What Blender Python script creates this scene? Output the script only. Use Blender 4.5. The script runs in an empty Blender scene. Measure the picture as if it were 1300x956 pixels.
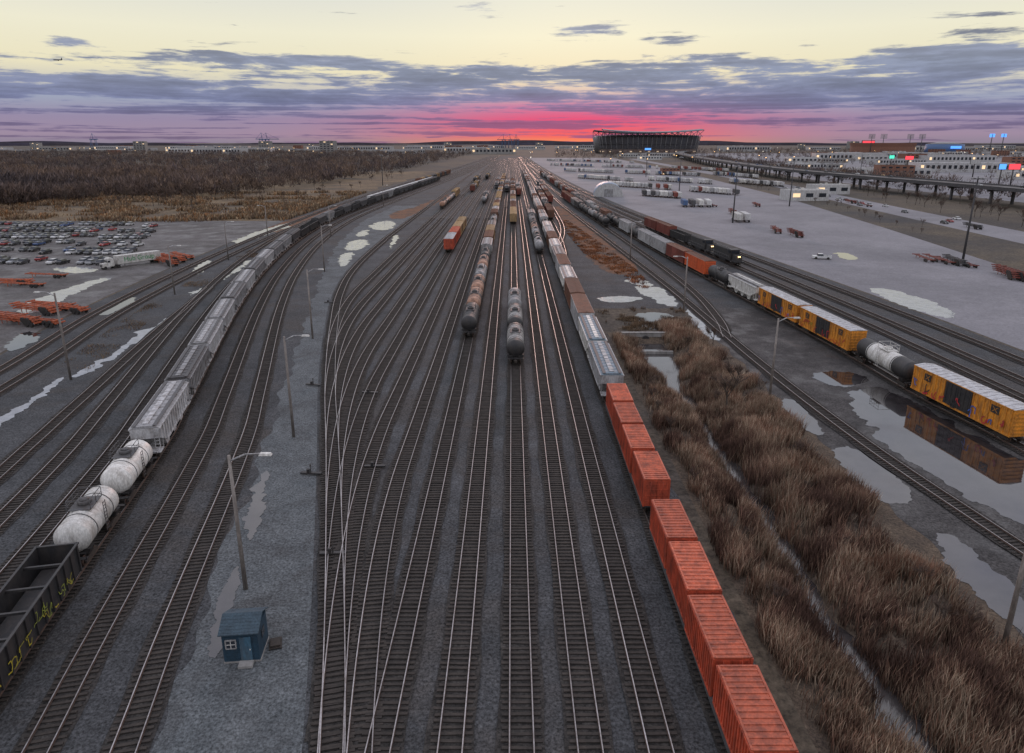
import bpy, math, random
import numpy as np
from mathutils import Vector, Matrix
from mathutils.geometry import delaunay_2d_cdt
random.seed(7); rng=np.random.default_rng(7)
sc=bpy.context.scene
COL=sc.collection
H=36.0; F=866.7; P=math.radians(16.3); SP=math.sin(P); CP=math.cos(P)
def G(u,v,z=0.0):
    """survey: bearing/depression (measured on the photo) -> ground position in metres"""
    x=u-650; y=v-434; d=F*SP+y*CP; t=(H-z)/d
    return (x*t,(F*CP-y*SP)*t)

# ------------------------------------------------------------------ materials
def nmat(name):
    m=bpy.data.materials.new(name); m.use_nodes=True
    nt=m.node_tree; b=nt.nodes['Principled BSDF']; return m,nt,b
def node(nt,t,**k):
    n=nt.nodes.new(t)
    for a,v in k.items(): setattr(n,a,v)
    return n
def noise(nt,vec,scale,detail=4,rough=.55,dist=0):
    n=node(nt,'ShaderNodeTexNoise'); n.inputs['Scale'].default_value=scale
    n.inputs['Detail'].default_value=detail; n.inputs['Roughness'].default_value=rough; n.inputs['Distortion'].default_value=dist
    nt.links.new(vec,n.inputs['Vector']); return n.outputs['Fac']
def ramp(nt,fac,stops):
    r=node(nt,'ShaderNodeValToRGB'); e=r.color_ramp.elements
    while len(e)<len(stops): e.new(0.5)
    for i,(p,c) in enumerate(stops):
        e[i].position=p
        if isinstance(c,(int,float)): c=(c,c,c)
        e[i].color=(c[0],c[1],c[2],1)
    nt.links.new(fac,r.inputs[0]); return r.outputs[0]
def mixc(nt,fac,a,b,mode='MIX'):
    n=node(nt,'ShaderNodeMix',data_type='RGBA',blend_type=mode)
    for s,v in ((n.inputs[0],fac),(n.inputs[6],a),(n.inputs[7],b)):
        if isinstance(v,bpy.types.NodeSocket): nt.links.new(v,s)
        elif isinstance(v,(int,float)): s.default_value=v
        else: s.default_value=(v[0],v[1],v[2],1)
    return n.outputs[2]
def m_(nt,op,a,b=None,c=None,clamp=False):
    n=node(nt,'ShaderNodeMath',operation=op); n.use_clamp=clamp
    for i,v in enumerate((a,b,c)):
        if v is None: continue
        if isinstance(v,bpy.types.NodeSocket): nt.links.new(v,n.inputs[i])
        else: n.inputs[i].default_value=v
    return n.outputs[0]
MC={}
def paint(name,col,rough=.6,dirt=(0.06,0.045,0.035),amt=.55,metal=0.0,sc_=1.0):
    if name in MC: return MC[name]
    m,nt,b=nmat(name)
    tc=node(nt,'ShaderNodeTexCoord').outputs['Object']; oi=node(nt,'ShaderNodeObjectInfo')
    add=node(nt,'ShaderNodeVectorMath',operation='ADD'); nt.links.new(tc,add.inputs[0])
    s=m_(nt,'MULTIPLY',oi.outputs['Random'],37.0); nt.links.new(s,add.inputs[1])
    mp=node(nt,'ShaderNodeMapping'); mp.inputs['Scale'].default_value=(1,1,.35); nt.links.new(add.outputs[0],mp.inputs[0])
    f=noise(nt,mp.outputs[0],1.3*sc_,6,.65); f2=noise(nt,mp.outputs[0],7*sc_,3,.6)
    fr=ramp(nt,f,[(.40,0),(.68,1)]); k=m_(nt,'MULTIPLY',fr,amt)
    c=mixc(nt,k,col,dirt); sh=ramp(nt,f2,[(.3,.68),(.7,1.15)])
    c=mixc(nt,1.0,c,sh,'MULTIPLY')
    val=m_(nt,'MULTIPLY_ADD',oi.outputs['Random'],.34,.83)
    cmb=node(nt,'ShaderNodeCombineColor')
    for i in range(3): nt.links.new(val,cmb.inputs[i])
    c=mixc(nt,1.0,c,cmb.outputs[0],'MULTIPLY')
    nt.links.new(c,b.inputs['Base Color']); b.inputs['Roughness'].default_value=rough; b.inputs['Metallic'].default_value=metal
    MC[name]=m; return m
def ground_mat(name,a,b_,scale=.15,grain=6.0,rough=.9,bump=.3,wet=0.0,third=None,spec=.3,gr=(.35,1.75),mid=(.68,1.3)):
    m,nt,b=nmat(name)
    tc=node(nt,'ShaderNodeTexCoord').outputs['Object']
    f=noise(nt,tc,scale,7,.68); g=noise(nt,tc,grain,3,.75); g2=noise(nt,tc,grain*.22,5,.75)
    c=mixc(nt,ramp(nt,f,[(.36,0),(.64,1)]),a,b_)
    if third:
        h=noise(nt,tc,scale*.45,6,.7,.4); c=mixc(nt,ramp(nt,h,[(.48,0),(.64,1)]),c,third)
    c=mixc(nt,1.0,c,ramp(nt,g,[(.3,gr[0]),(.7,gr[1])]),'MULTIPLY')
    c=mixc(nt,1.0,c,ramp(nt,g2,[(.3,mid[0]),(.7,mid[1])]),'MULTIPLY')
    nt.links.new(c,b.inputs['Base Color']); b.inputs['Specular IOR Level'].default_value=spec
    if wet>0:
        r=ramp(nt,noise(nt,tc,scale*1.7,5,.6),[(.45,rough),(.62,rough-wet)]); nt.links.new(r,b.inputs['Roughness'])
    else: b.inputs['Roughness'].default_value=rough
    bp=node(nt,'ShaderNodeBump'); bp.inputs['Strength'].default_value=bump; bp.inputs['Distance'].default_value=.05
    nt.links.new(g,bp.inputs['Height']); nt.links.new(bp.outputs[0],b.inputs['Normal'])
    return m
def emis(name,col,st):
    m,nt,b=nmat(name); b.inputs['Base Color'].default_value=(*col,1)
    b.inputs['Emission Color'].default_value=(*col,1); b.inputs['Emission Strength'].default_value=st; return m
def water_mat(name,base,ior=1.9,rough=.04,ripple=.02,rv=.04):
    m,nt,b=nmat(name); b.inputs['IOR'].default_value=ior
    tc=node(nt,'ShaderNodeTexCoord').outputs['Object']
    f=noise(nt,tc,.5,6,.7); c=mixc(nt,ramp(nt,f,[(.36,0),(.60,1)]),base,[k*1.9+.004 for k in base]); nt.links.new(c,b.inputs['Base Color'])
    nt.links.new(ramp(nt,noise(nt,tc,.9,5,.7),[(.4,rough),(.65,rough+rv)]),b.inputs['Roughness'])
    bp=node(nt,'ShaderNodeBump'); bp.inputs['Strength'].default_value=ripple; nt.links.new(noise(nt,tc,3,3),bp.inputs['Height']); nt.links.new(bp.outputs[0],b.inputs['Normal'])
    return m

M_ground=ground_mat('dirt',(.055,.045,.036),(.095,.075,.052),.02,1.2,third=(.035,.034,.036))
M_ballast=ground_mat('ballast_gravel',(.033,.035,.038),(.060,.062,.066),.10,4.2,bump=.8,third=(.047,.042,.039),gr=(.15,2.15))
M_bed=ground_mat('oily_ballast',(.022,.020,.019),(.044,.040,.037),.5,5,bump=.6,gr=(.2,1.9))
M_service=ground_mat('service_gravel',(.072,.080,.086),(.105,.114,.120),.30,4.5,bump=.6,third=(.060,.063,.066),gr=(.30,1.85),mid=(.8,1.2))
M_asph=ground_mat('lot_asphalt',(.185,.180,.195),(.225,.218,.235),.03,1.5,bump=.1,wet=.1,third=(.155,.152,.165),gr=(.8,1.2),mid=(.88,1.12))
M_asph2=ground_mat('dark_asphalt',(.075,.069,.067),(.110,.102,.100),.07,2,bump=.1,wet=.4,third=(.13,.122,.122),gr=(.6,1.4))
M_tan=ground_mat('dry_grass_field',(.17,.12,.065),(.085,.060,.040),.035,.8,third=(.055,.045,.035))
M_orange=ground_mat('orange_scrub',(.17,.070,.03),(.085,.05,.033),.2,2,third=(.06,.042,.033))
M_bank=ground_mat('bank_soil',(.050,.038,.030),(.10,.074,.052),.3,4)
M_mud=ground_mat('muddy_gravel',(.036,.034,.034),(.066,.062,.061),.12,3.5,wet=.4,third=(.026,.025,.026),gr=(.25,1.95))
M_tie=paint('sleeper_wood',(.046,.037,.031),.85,(.018,.015,.013),.85)
M_rail=paint('rail_steel',(.40,.38,.38),.36,(.16,.11,.08),.5,metal=.75)
M_rust=paint('rail_rust',(.070,.040,.03),.8)
M_puddle=water_mat('puddle_water',(.016,.014,.015),1.85,.015,.012)
M_ice=water_mat('pale_puddle',(.13,.13,.14),1.8,.06,.02,.2)
M_creek=water_mat('creek_water',(.030,.027,.027),1.7,.05,.08)
BLACK=paint('black_steel',(.022,.022,.024),.55,(.06,.05,.045),.6)
DARK=paint('bogie_steel',(.035,.028,.024),.75)
GREY=paint('grey_paint',(.31,.31,.32),.6,(.10,.085,.075),.8)
LGREY=paint('light_grey_paint',(.48,.48,.49),.6,(.15,.125,.11),.75)
DIRTW=paint('dirty_tank_white',(.36,.35,.34),.6,(.06,.05,.045),.95)
WHITE=paint('white_paint',(.70,.69,.66),.5,(.20,.165,.13),.6)
DGREY=paint('dark_grey_paint',(.075,.075,.08),.6)
BLUEG=paint('blue_grey_paint',(.20,.27,.33),.6,(.10,.09,.08),.5)
RED=paint('container_red',(.52,.085,.038),.55,(.15,.035,.022),.8)
REDT=paint('container_roof_red',(.56,.125,.06),.6,(.22,.055,.032),.95)
RED2=paint('orange_red_paint',(.62,.11,.03),.55,(.2,.05,.03),.5)
MAROON=paint('maroon_paint',(.22,.05,.035),.65)
ORANGE=paint('orange_paint',(.64,.25,.025),.55,(.16,.07,.025),.8)
TAN=paint('tan_paint',(.45,.30,.15),.6)
RUSTT=paint('rusty_tank',(.40,.22,.15),.7,(.07,.045,.035),.9)
BROWN=paint('brown_paint',(.20,.09,.055),.7)
SILVER=paint('galvanised_roof',(.52,.52,.54),.45,(.18,.15,.14),.6,metal=.1)
CHORG=paint('chassis_orange',(.50,.115,.045),.6,(.12,.05,.035),.7)
CONC=paint('concrete',(.30,.29,.28),.85,(.14,.13,.12),.6,sc_=.3)
CONCD=paint('weathered_concrete',(.085,.082,.085),.85,(.05,.048,.05),.7,sc_=.3)
GLASS=paint('window_glass',(.03,.035,.045),.1,(.03,.03,.03),.1)
TYRE=paint('rubber_tyre',(.02,.02,.02),.85)
POLE=paint('weathered_pole',(.26,.23,.21),.7)
BARK=paint('tree_bark',(.085,.068,.056),.9)
TWIG=paint('bare_twigs',(.13,.088,.070),.95)
BLUEHUT=paint('blue_hut_paint',(.020,.055,.090),.6,(.02,.03,.04),.6)
HUTROOF=paint('hut_shingles',(.045,.075,.10),.8,(.02,.03,.04),.6)
BRICK=paint('brick_wall',(.26,.12,.08),.9)
YEL=paint('yellow_paint',(.58,.46,.03),.6,(.10,.12,.03),.9)
YELG=paint('yellow_green_spray',(.34,.40,.05),.6)
GREEN=paint('green_letters',(.04,.30,.10),.5)
REDP=paint('red_spray',(.55,.03,.04),.5)
BLUEP=paint('blue_spray',(.05,.12,.45),.5)
CONTW=paint('white_container_paint',(.60,.60,.60),.55,(.25,.22,.2),.6)
CONTB=paint('blue_container_paint',(.06,.13,.28),.55)
LAMP=emis('sodium_lamp',(1,.55,.2),8); LAMPW=emis('white_lamp',(1,.9,.75),6); HEADL=emis('headlight_glow',(1,.62,.28),5)
SCR_R=emis('red_screen',(1,.06,.08),1.1); SCR_B=emis('blue_screen',(.1,.35,1),1.1); SCR_G=emis('teal_screen',(.1,.9,.6),.7)

# ------------------------------------------------------------------ mesh builder
class MB:
    def __init__(s): s.v=[];s.f=[];s.m=[];s.s=[]
    def face(s,idx,mi=0,sm=False): s.f.append(idx); s.m.append(mi); s.s.append(sm)
    def box(s,cx,cy,cz,sx,sy,sz,mi=0,rz=0,top=None):
        o=len(s.v); c,n=math.cos(rz),math.sin(rz); tx,ty=(top or (1,1))
        for z,kx,ky in ((-.5,1,1),(.5,tx,ty)):
            for x,y in ((-.5,-.5),(.5,-.5),(.5,.5),(-.5,.5)):
                X=x*sx*kx;Y=y*sy*ky; s.v.append((cx+X*c-Y*n,cy+X*n+Y*c,cz+z*sz))
        for q in ((3,2,1,0),(4,5,6,7),(0,1,5,4),(1,2,6,5),(2,3,7,6),(3,0,4,7)): s.face(tuple(o+i for i in q),mi)
        return s
    def cyl(s,p0,p1,r0,r1=None,n=8,mi=0,cap=True,sm=True):
        r1=r0 if r1 is None else r1; a=Vector(p0);b=Vector(p1);d=(b-a).normalized()
        u=d.orthogonal().normalized(); w=d.cross(u); o=len(s.v)
        for p,r in ((a,r0),(b,r1)):
            for i in range(n):
                t=2*math.pi*i/n; q=p+u*(r*math.cos(t))+w*(r*math.sin(t)); s.v.append(tuple(q))
        for i in range(n): j=(i+1)%n; s.face((o+i,o+j,o+n+j,o+n+i),mi,sm)
        if cap: s.face(tuple(o+n-1-i for i in range(n)),mi); s.face(tuple(o+n+i for i in range(n)),mi)
        return s
    def prism(s,prof,y0,y1,mi=0):
        o=len(s.v);n=len(prof)
        for y in (y0,y1):
            for x,z in prof: s.v.append((x,y,z))
        for i in range(n): j=(i+1)%n; s.face((o+i,o+n+i,o+n+j,o+j),mi)
        s.face(tuple(o+i for i in range(n)),mi); s.face(tuple(o+n+n-1-i for i in range(n)),mi); return s
    def prismx(s,prof,x0,x1,mi=0):
        o=len(s.v);n=len(prof)
        for x in (x0,x1):
            for y,z in prof: s.v.append((x,y,z))
        for i in range(n): j=(i+1)%n; s.face((o+i,o+j,o+n+j,o+n+i),mi)
        s.face(tuple(o+n-1-i for i in range(n)),mi); s.face(tuple(o+n+i for i in range(n)),mi); return s
    def lathe_y(s,prof,cz,n=20,mf=None):
        o=len(s.v)
        for y,r in prof:
            for i in range(n): t=2*math.pi*i/n; s.v.append((r*math.cos(t),y,cz+r*math.sin(t)))
        for k in range(len(prof)-1):
            mi=mf((prof[k][0]+prof[k+1][0])/2) if mf else 0
            for i in range(n): j=(i+1)%n; s.face((o+k*n+i,o+(k+1)*n+i,o+(k+1)*n+j,o+k*n+j),mi,True)
        return s
    def mesh(s,name,mats):
        me=bpy.data.meshes.new(name); me.from_pydata(s.v,[],s.f)
        for m in (mats if isinstance(mats,(list,tuple)) else [mats]): me.materials.append(m)
        me.polygons.foreach_set('material_index',s.m); me.polygons.foreach_set('use_smooth',s.s); me.update(); return me

def thing(name,label,cat,loc,rz=0,parts=(),group=None,mesh=None,scale=None,kind=None,rot=None):
    o=bpy.data.objects.new(name,mesh); COL.objects.link(o)
    o.location=loc if len(loc)==3 else (*loc,0); o.rotation_euler=rot or (0,0,rz)
    if scale: o.scale=scale if isinstance(scale,(tuple,list)) else (scale,)*3
    if mesh is None: o.empty_display_size=.5
    o['label']=label; o['category']=cat
    if group: o['group']=group
    if kind: o['kind']=kind
    for p in parts:
        pn,pm=p[0],p[1]; c=bpy.data.objects.new(pn,pm); COL.objects.link(c); c.parent=o
        if len(p)>2 and p[2]: c.location=p[2]
        if len(p)>3 and p[3]: c.rotation_euler=p[3]
    return o
def structure(name,mesh,label=None):
    o=bpy.data.objects.new(name,mesh); COL.objects.link(o); o['kind']='structure'
    o['label']=label or name.replace('_',' '); o['category']=name.replace('_',' ').split('.')[0]; return o

# ------------------------------------------------------------------ paths
def dense(pts,step=3.0):
    p=np.array(pts,float); q=np.vstack([2*p[0]-p[1],p,2*p[-1]-p[-2]]); out=[]
    for i in range(1,len(q)-2):
        a,b,c,d=q[i-1],q[i],q[i+1],q[i+2]
        for t in np.linspace(0,1,24,endpoint=False):
            out.append(.5*((2*b)+(-a+c)*t+(2*a-5*b+4*c-d)*t*t+(-a+3*b-3*c+d)*t**3))
    out.append(q[-2]); out=np.array(out)
    s=np.r_[0,np.cumsum(np.hypot(*np.diff(out,axis=0).T))]
    n=max(2,int(s[-1]/step)); ss=np.linspace(0,s[-1],n+1)
    return np.c_[np.interp(ss,s,out[:,0]),np.interp(ss,s,out[:,1])]
class Path:
    def __init__(s,pts,raw=False):
        s.p=np.array(pts,float) if raw else dense(pts); s.s=np.r_[0,np.cumsum(np.hypot(*np.diff(s.p,axis=0).T))]
        s.L=s.s[-1]
    def at(s,d):
        x=np.interp(d,s.s,s.p[:,0]); y=np.interp(d,s.s,s.p[:,1]); return x,y
    def s_at_y(s,y): return float(np.interp(y,s.p[:,1],s.s))
    def x_at(s,y): return float(np.interp(y,s.p[:,1],s.p[:,0]))
    def off(s,fn):
        t=np.gradient(s.p,axis=0); t/=np.hypot(t[:,0],t[:,1])[:,None]; n=np.c_[t[:,1],-t[:,0]]
        o=np.array([fn(y) for y in s.p[:,1]]); return Path(s.p+n*o[:,None],raw=True)
def lin(pairs): 
    ys=[a for a,b in pairs]; xs=[b for a,b in pairs]; return lambda y: float(np.interp(y,ys,xs))

TRK=[0]
def track(path,label,tie_from=None,tie_to=400,zmin=0):
    k=TRK[0]; TRK[0]+=1; zo=k*0.003
    p=path.p; t=np.gradient(p,axis=0); t/=np.hypot(t[:,0],t[:,1])[:,None]; n=np.c_[t[:,1],-t[:,0]]
    parts=[]
    for sgn in (-1,1):
        c=p+n*sgn*.755; v=[];f=[];mi=[]
        for i in range(len(c)):
            a=c[i]-n[i]*.036; b=c[i]+n[i]*.036; z0=.14+zo; z1=.32+zo
            a2=c[i]-n[i]*.07; b2=c[i]+n[i]*.07
            v+=[(a2[0],a2[1],z0),(a[0],a[1],z1),(b[0],b[1],z1),(b2[0],b2[1],z0)]
            if i:
                o=4*(i-1)
                f+=[(o,o+4,o+5,o+1),(o+1,o+5,o+6,o+2),(o+2,o+6,o+7,o+3)]; mi+=[1,0,1]
        me=bpy.data.meshes.new('rail'); me.from_pydata(v,[],f); me.materials.append(M_rail); me.materials.append(M_rust)
        me.polygons.foreach_set('material_index',mi); parts.append(('rail',me))
    v=[];f=[]
    s0=path.s_at_y(tie_from) if tie_from else 0
    for i in range(len(p)):
        if path.s[i]<s0: continue
        wl=1.5+.12*math.sin(i*1.3+k)+.1*math.sin(i*.37); a=p[i]-n[i]*wl; b=p[i]+n[i]*(1.5+.12*math.sin(i*1.7+k)); v+=[(a[0],a[1],.05+zo),(b[0],b[1],.05+zo)]
        if len(v)>2: o=len(v)-4; f.append((o,o+1,o+3,o+2))
    me=bpy.data.meshes.new('ballast_bed'); me.from_pydata(v,[],f); me.materials.append(M_bed); parts.append(('ballast_bed',me))
    s1=path.s_at_y(tie_to); ss=np.arange(s0,s1,.51); v=[];f=[]
    xs=np.interp(ss,path.s,p[:,0]); ys=np.interp(ss,path.s,p[:,1]); tx=np.interp(ss,path.s,t[:,0]); ty=np.interp(ss,path.s,t[:,1])
    for x,y,a,b in zip(xs,ys,tx,ty):
        w=1.3+random.uniform(-.08,.08); h=.11; o=len(v); jz=random.uniform(-.045,.01); ja=random.uniform(-.035,.035)
        a,b=a-b*ja,b+a*ja; js=random.uniform(-.04,.04); x+=a*js; y+=b*js
        for z in (.03+zo,.15+zo+jz):
            for sx,sy in ((-1,-1),(1,-1),(1,1),(-1,1)):
                v.append((x+b*sx*w+a*sy*h, y-a*sx*w+b*sy*h, z))
        f+=[(o+4,o+5,o+6,o+7),(o,o+1,o+5,o+4),(o+1,o+2,o+6,o+5),(o+2,o+3,o+7,o+6),(o+3,o,o+4,o+7)]
    if f:
        me=bpy.data.meshes.new('sleepers'); me.from_pydata(v,[],f); me.materials.append(M_tie); parts.append(('sleepers',me))
    thing('railway_track',label,'railway track',(0,0,0),parts=parts,group='yard tracks'); path.z=.32+zo
    return path

TL=Path([(-30.0,14),(-34.3,33),(-36.9,45),(-43.0,76),(-47.6,94),(-61.5,147),(-72,195),(-80.5,250),(-85.5,310),(-86,376),(-79,531),(-70,720),(-62,917),(-48,1400),(-40,1900)])
LA=TL.off(lin([(0,4.9),(60,5.2),(150,5.0),(900,4.6)])); LB=TL.off(lin([(0,10.4),(60,10.2),(150,9.7),(900,9.2)]))
TC=TL.off(lin([(0,-5.4),(300,-5),(900,-4.6)])); TD=TL.off(lin([(0,-10.8),(300,-10),(900,-9)])); 
TD2=TL.off(lin([(0,-16.2),(80,-15.7),(170,-10.1),(180,-10)])); TD2=Path(TD2.p[TD2.p[:,1]<175],raw=True)
TFp=Path([(-78,60),(-84,106),(-92,150),(-98.6,224),(-102,308),(-103,444),(-93,751),(-75,1200),(-60,1900)])
TE=TFp.off(lambda y:5.4)
track(TL,'sleepered railway track carrying the grey hopper train'); 
for q,l in ((LA,'empty track beside the gravel service road'),(LB,'empty track along the edge of the service road'),(TC,'empty track behind the hopper train'),(TD,'curving track past long puddles'),(TD2,'track merging into its neighbour'),(TFp,'track along the edge of the trailer lot'),(TE,'track beside a long frozen puddle')): track(q,l)
lead=Path([(-6.0,10),(-12.3,38.7),(-20.5,71),(-28.5,101),(-36.2,134),(-42.4,165),(-46.6,200),(-48.5,255),(-48.8,330),(-48,847),(-40,1400),(-34,1900)])
track(lead,'ladder track running diagonally across the yard')
LAD=[]
for i in range(8):
    Xi=-12.6-4.4*i; lat=8.0; Xs=Xi+lat
    ys=float(np.interp(-Xs,-lead.p[:,0],lead.p[:,1])); Lh=2*lat/.25; pts=[]
    for t in np.linspace(0,1,26):
        h00=2*t**3-3*t*t+1;h10=t**3-2*t*t+t;h01=-2*t**3+3*t*t
        pts.append((h00*Xs+h10*Lh*(-.25)+h01*Xi, ys+t*Lh))
    for y in range(int(ys+Lh)+6,1500,8): pts.append((Xi*(1-.12*max(0,y-400)/1500),y))
    q=Path(pts,raw=True); track(q,'curved siding branching off the ladder track',tie_from=ys+9,tie_to=340); LAD.append(q)
def straight(x,y0=14,y1=1700): return Path([(x,y0),(x,200),(x,600),(x*.95,1100),(x*.85,y1)])
S={}
for x in (-8.2,-3.8,.6,4.8,9.1,14.1):
    S[x]=track(straight(x),'straight track running to the horizon through the yard')
TR=Path([(64,40),(62.3,75),(60.2,94),(59.5,113),(57.5,140),(53.5,190),(49,250),(42.5,400),(34,750),(27,1200),(20,1800)])
R1=Path([(53,24),(48.5,45),(46.3,58),(43.6,79),(41.8,111),(40.6,168),(37.8,234),(33.5,330),(29,442),(24,700),(20,1200),(16,1800)])
R1b=Path([(41,125),(43.5,140),(45.4,170),(44.5,220),(40.5,320),(36,420),(30,650),(24,1100),(18,1700)])
R3=Path([(77,40),(74.8,90),(72.5,140),(68,200),(61.5,270),(54.5,350),(48,450),(40,650),(31,1100),(24,1800)])
R4=R3.off(lin([(0,6.2),(300,5),(800,4.6)])); R5=R3.off(lin([(0,14),(140,13),(300,10),(800,9.4)]))
track(TR,'curving track carrying orange boxcars and tank cars')
for q,l in ((R1,'curved track beside the reedy ditch'),(R3,'empty track along the intermodal lot'),(R4,'track next to the container lot'),(R5,'outer track at the edge of the asphalt lot')): track(q,l)
track(R1b,'short connecting track joining the curved track',tie_from=130)
SIDE=[]
for x in (18.6,23):
    q=Path([(14.6,190 if x<20 else 230),(x*.8+3,240 if x<20 else 290),(x,320 if x<20 else 370),(x,600),(x*.9,1100),(x*.8,1700)]); track(q,'siding fanning out beyond the ditch'); SIDE.append(q)

# ------------------------------------------------------------------ ground & zones
def smooth(e0,e1,x):
    t=min(1,max(0,(x-e0)/(e1-e0))); return t*t*(3-2*t)
def creekx(y): return 26+.5*math.sin(y*.09)+.35*math.sin(y*.23)
def gz(x,y):
    fy=smooth(130,124,y); d=abs(x-creekx(y)); w=.35+.4*math.sin(y*.35)+.35*math.sin(y*.9)+2.6*smooth(98,116,y)
    return -1.6*(1-smooth(w,w+3.2,d))*fy + (0.35*smooth(5,7,d)*smooth(11,8,d)*fy*(x>26))
xs=sorted(set([-30000,-8000,-2500,-900,-300,-100,0,12,16]+[16+.4*i for i in range(1,57)]+[42,60,100,300,900,2500,8000,30000]))
ys=sorted(set([-2000,-200,0,12]+[12+.8*i for i in range(0,150)]+[135,160,300,700,1500,3000,8000,30000]))
b=MB()
for y in ys:
    for x in xs: b.v.append((x,y,gz(x,y)))
nx=len(xs)
for j in range(len(ys)-1):
    for i in range(nx-1):
        inside=18.5<=xs[i]<38.5 and ys[j]<129
        o=j*nx+i; b.face((o,o+1,o+nx+1,o+nx),1 if inside else 0,True)
structure('ground',b.mesh('ground',[M_ground,M_bank]),'flat brown earth with a ditch cut into it')
def strip(name,label,y0,y1,fl,fr,z,mat,step=6,nxx=1):
    b=MB(); n=max(2,int((y1-y0)/step))
    for i in range(n+1):
        y=y0+(y1-y0)*i/n
        for x in (fl(y),fr(y)): b.v.append((x,y,z))
        if i: o=2*(i-1); b.face((o,o+1,o+3,o+2))
    return structure(name,b.mesh(name,mat),label)
strip('ballast_ground','dark grey ballast spread across the rail yard',10,150,lambda y:TFp.x_at(max(y,60))-4.5,lambda y:17.4+.3*math.sin(y),.012,M_ballast,1.5)
strip('ballast_ground','dark grey ballast spread across the rail yard',150,1900,lambda y:TFp.x_at(y)-4.5,lambda y:R5.x_at(y)+4.5,.012,M_ballast)
strip('ballast_ground','gravel bed under the curved right-hand tracks',20,150,lambda y:39+.4*math.sin(y*.7),lambda y:R5.x_at(max(y,41))+4.5,.014,M_mud,1.5)
strip('ballast_ground','grey gravel between the outer tracks',20,150,lambda y:R3.x_at(max(y,41))-6.5+.4*math.sin(y*.8),lambda y:R5.x_at(max(y,41))+4.4,.020,M_ballast,1.5)
lv=[(956,205),(868,228),(750,262),(600,325),(500,358),(420,385),(350,408),(310,428),(280,462),(262,500)]
rv=[(956,405),(868,408),(750,408),(600,411),(480,412),(420,414),(370,428),(330,455),(300,492),(270,540)]
LW=sorted([(G(u,v)[1],G(u,v)[0]) for v,u in lv]); RW=sorted([(G(u,v)[1],G(u,v)[0]) for v,u in rv])
strip('service_road','pale gravel service road between the tracks',20,410,lambda y:lin(LW)(y)+.5*math.sin(y*.31)+.3*math.sin(y*1.1),lambda y:min(lin(RW)(y)+.3*math.sin(y*.4)+.2*math.sin(y*1.3),lead.x_at(y)-1.9),.024,M_service,1)
strip('asphalt_lot','broad grey asphalt intermodal lot',30,1700,lambda y:R5.x_at(max(y,41))+5.2,lin([(0,135),(195,147),(300,163),(478,186),(900,215),(1700,240)]),.03,M_asph)
strip('asphalt_lot','worn dark asphalt trailer and car lot',60,335,lambda y:-330,lambda y:TFp.x_at(y)-5.2,.03,M_asph2)
strip('dry_field','tan winter grass field beside the woods',328,470,lambda y:-600,lambda y:TFp.x_at(y)-9-3*math.sin(y*.2),.033,M_tan,4)
strip('dry_field','brown scrubby field beside the tracks',470,900,lin([(470,-600),(900,-800)]),lambda y:TFp.x_at(y)-9-3*math.sin(y*.1),.028,M_tan,4)
strip('highway','grey divided highway beside the lot',60,1600,lin([(0,172),(272,190),(388,200),(600,222),(1600,262)]),lin([(0,192),(272,213),(388,222),(600,242),(1600,280)]),.05,M_asph)
strip('paved_yard','pale paved industrial yard beyond the viaduct',430,2400,lin([(400,320),(700,300),(1375,372),(2400,560)]),lin([(400,420),(700,760),(2400,2600)]),.03,M_asph,20)
def vn(x,y,s,seed=0):
    x=x*s;y=y*s; xi=np.floor(x).astype(int);yi=np.floor(y).astype(int);fx=x-xi;fy=y-yi;fx=fx*fx*(3-2*fx);fy=fy*fy*(3-2*fy)
    def h(a,b): 
        v=np.sin(a*127.1+b*311.7+seed*74.7)*43758.5453; return v-np.floor(v)
    return (h(xi,yi)*(1-fx)+h(xi+1,yi)*fx)*(1-fy)+(h(xi,yi+1)*(1-fx)+h(xi+1,yi+1)*fx)*fy
def fract(p,amp,levels):
    p=np.array(p)
    for l in range(levels):
        q=np.roll(p,-1,axis=0); d=q-p; L=np.hypot(d[:,0],d[:,1]); n=np.c_[-d[:,1],d[:,0]]/np.maximum(L,1e-6)[:,None]
        mid=(p+q)/2+n*(rng.normal(0,amp*(1 if l else .35),len(p))*np.minimum(L,6))[:,None]
        r=np.empty((2*len(p),2)); r[0::2]=p; r[1::2]=mid; p=r
    return p
def blob(name,label,px,z,mat,jit=.12):
    p=np.array([G(*q_) for q_ in px])
    for _ in range(1):
        q=np.roll(p,-1,axis=0); a=.75*p+.25*q; c=.25*p+.75*q; p=np.empty((2*len(a),2)); p[0::2]=a; p[1::2]=c
    p=fract(p,jit,4); n=len(p)
    vs,es,fs,_,_,_=delaunay_2d_cdt([Vector((float(x),float(y))) for x,y in p],[(i,(i+1)%n) for i in range(n)],[],1,1e-4)
    b=MB(); b.v=[(v.x,v.y,z) for v in vs]
    for f in fs:
        a,c,d=[vs[i] for i in f[:3]]
        f=tuple(f) if (c-a).cross(d-a)>0 else tuple(reversed(f)); b.face(f)
    return structure(name,b.mesh(name,mat),label)
blob('scrub_ground','rust-orange dry grass strip between the tracks',[(700,262),(712,262),(760,290),(805,328),(812,345),(792,350),(765,345),(745,325),(728,300)],.026,M_orange)
blob('scrub_ground','rust-orange scrub between sidings',[(490,272),(530,262),(560,250),(575,244),(560,255),(530,272),(500,280)],.027,M_orange)
blob('scrub_ground','rust-orange grass beside the tracks',[(330,292),(380,275),(440,258),(452,258),(420,272),(360,297)],.029,M_orange)
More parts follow.
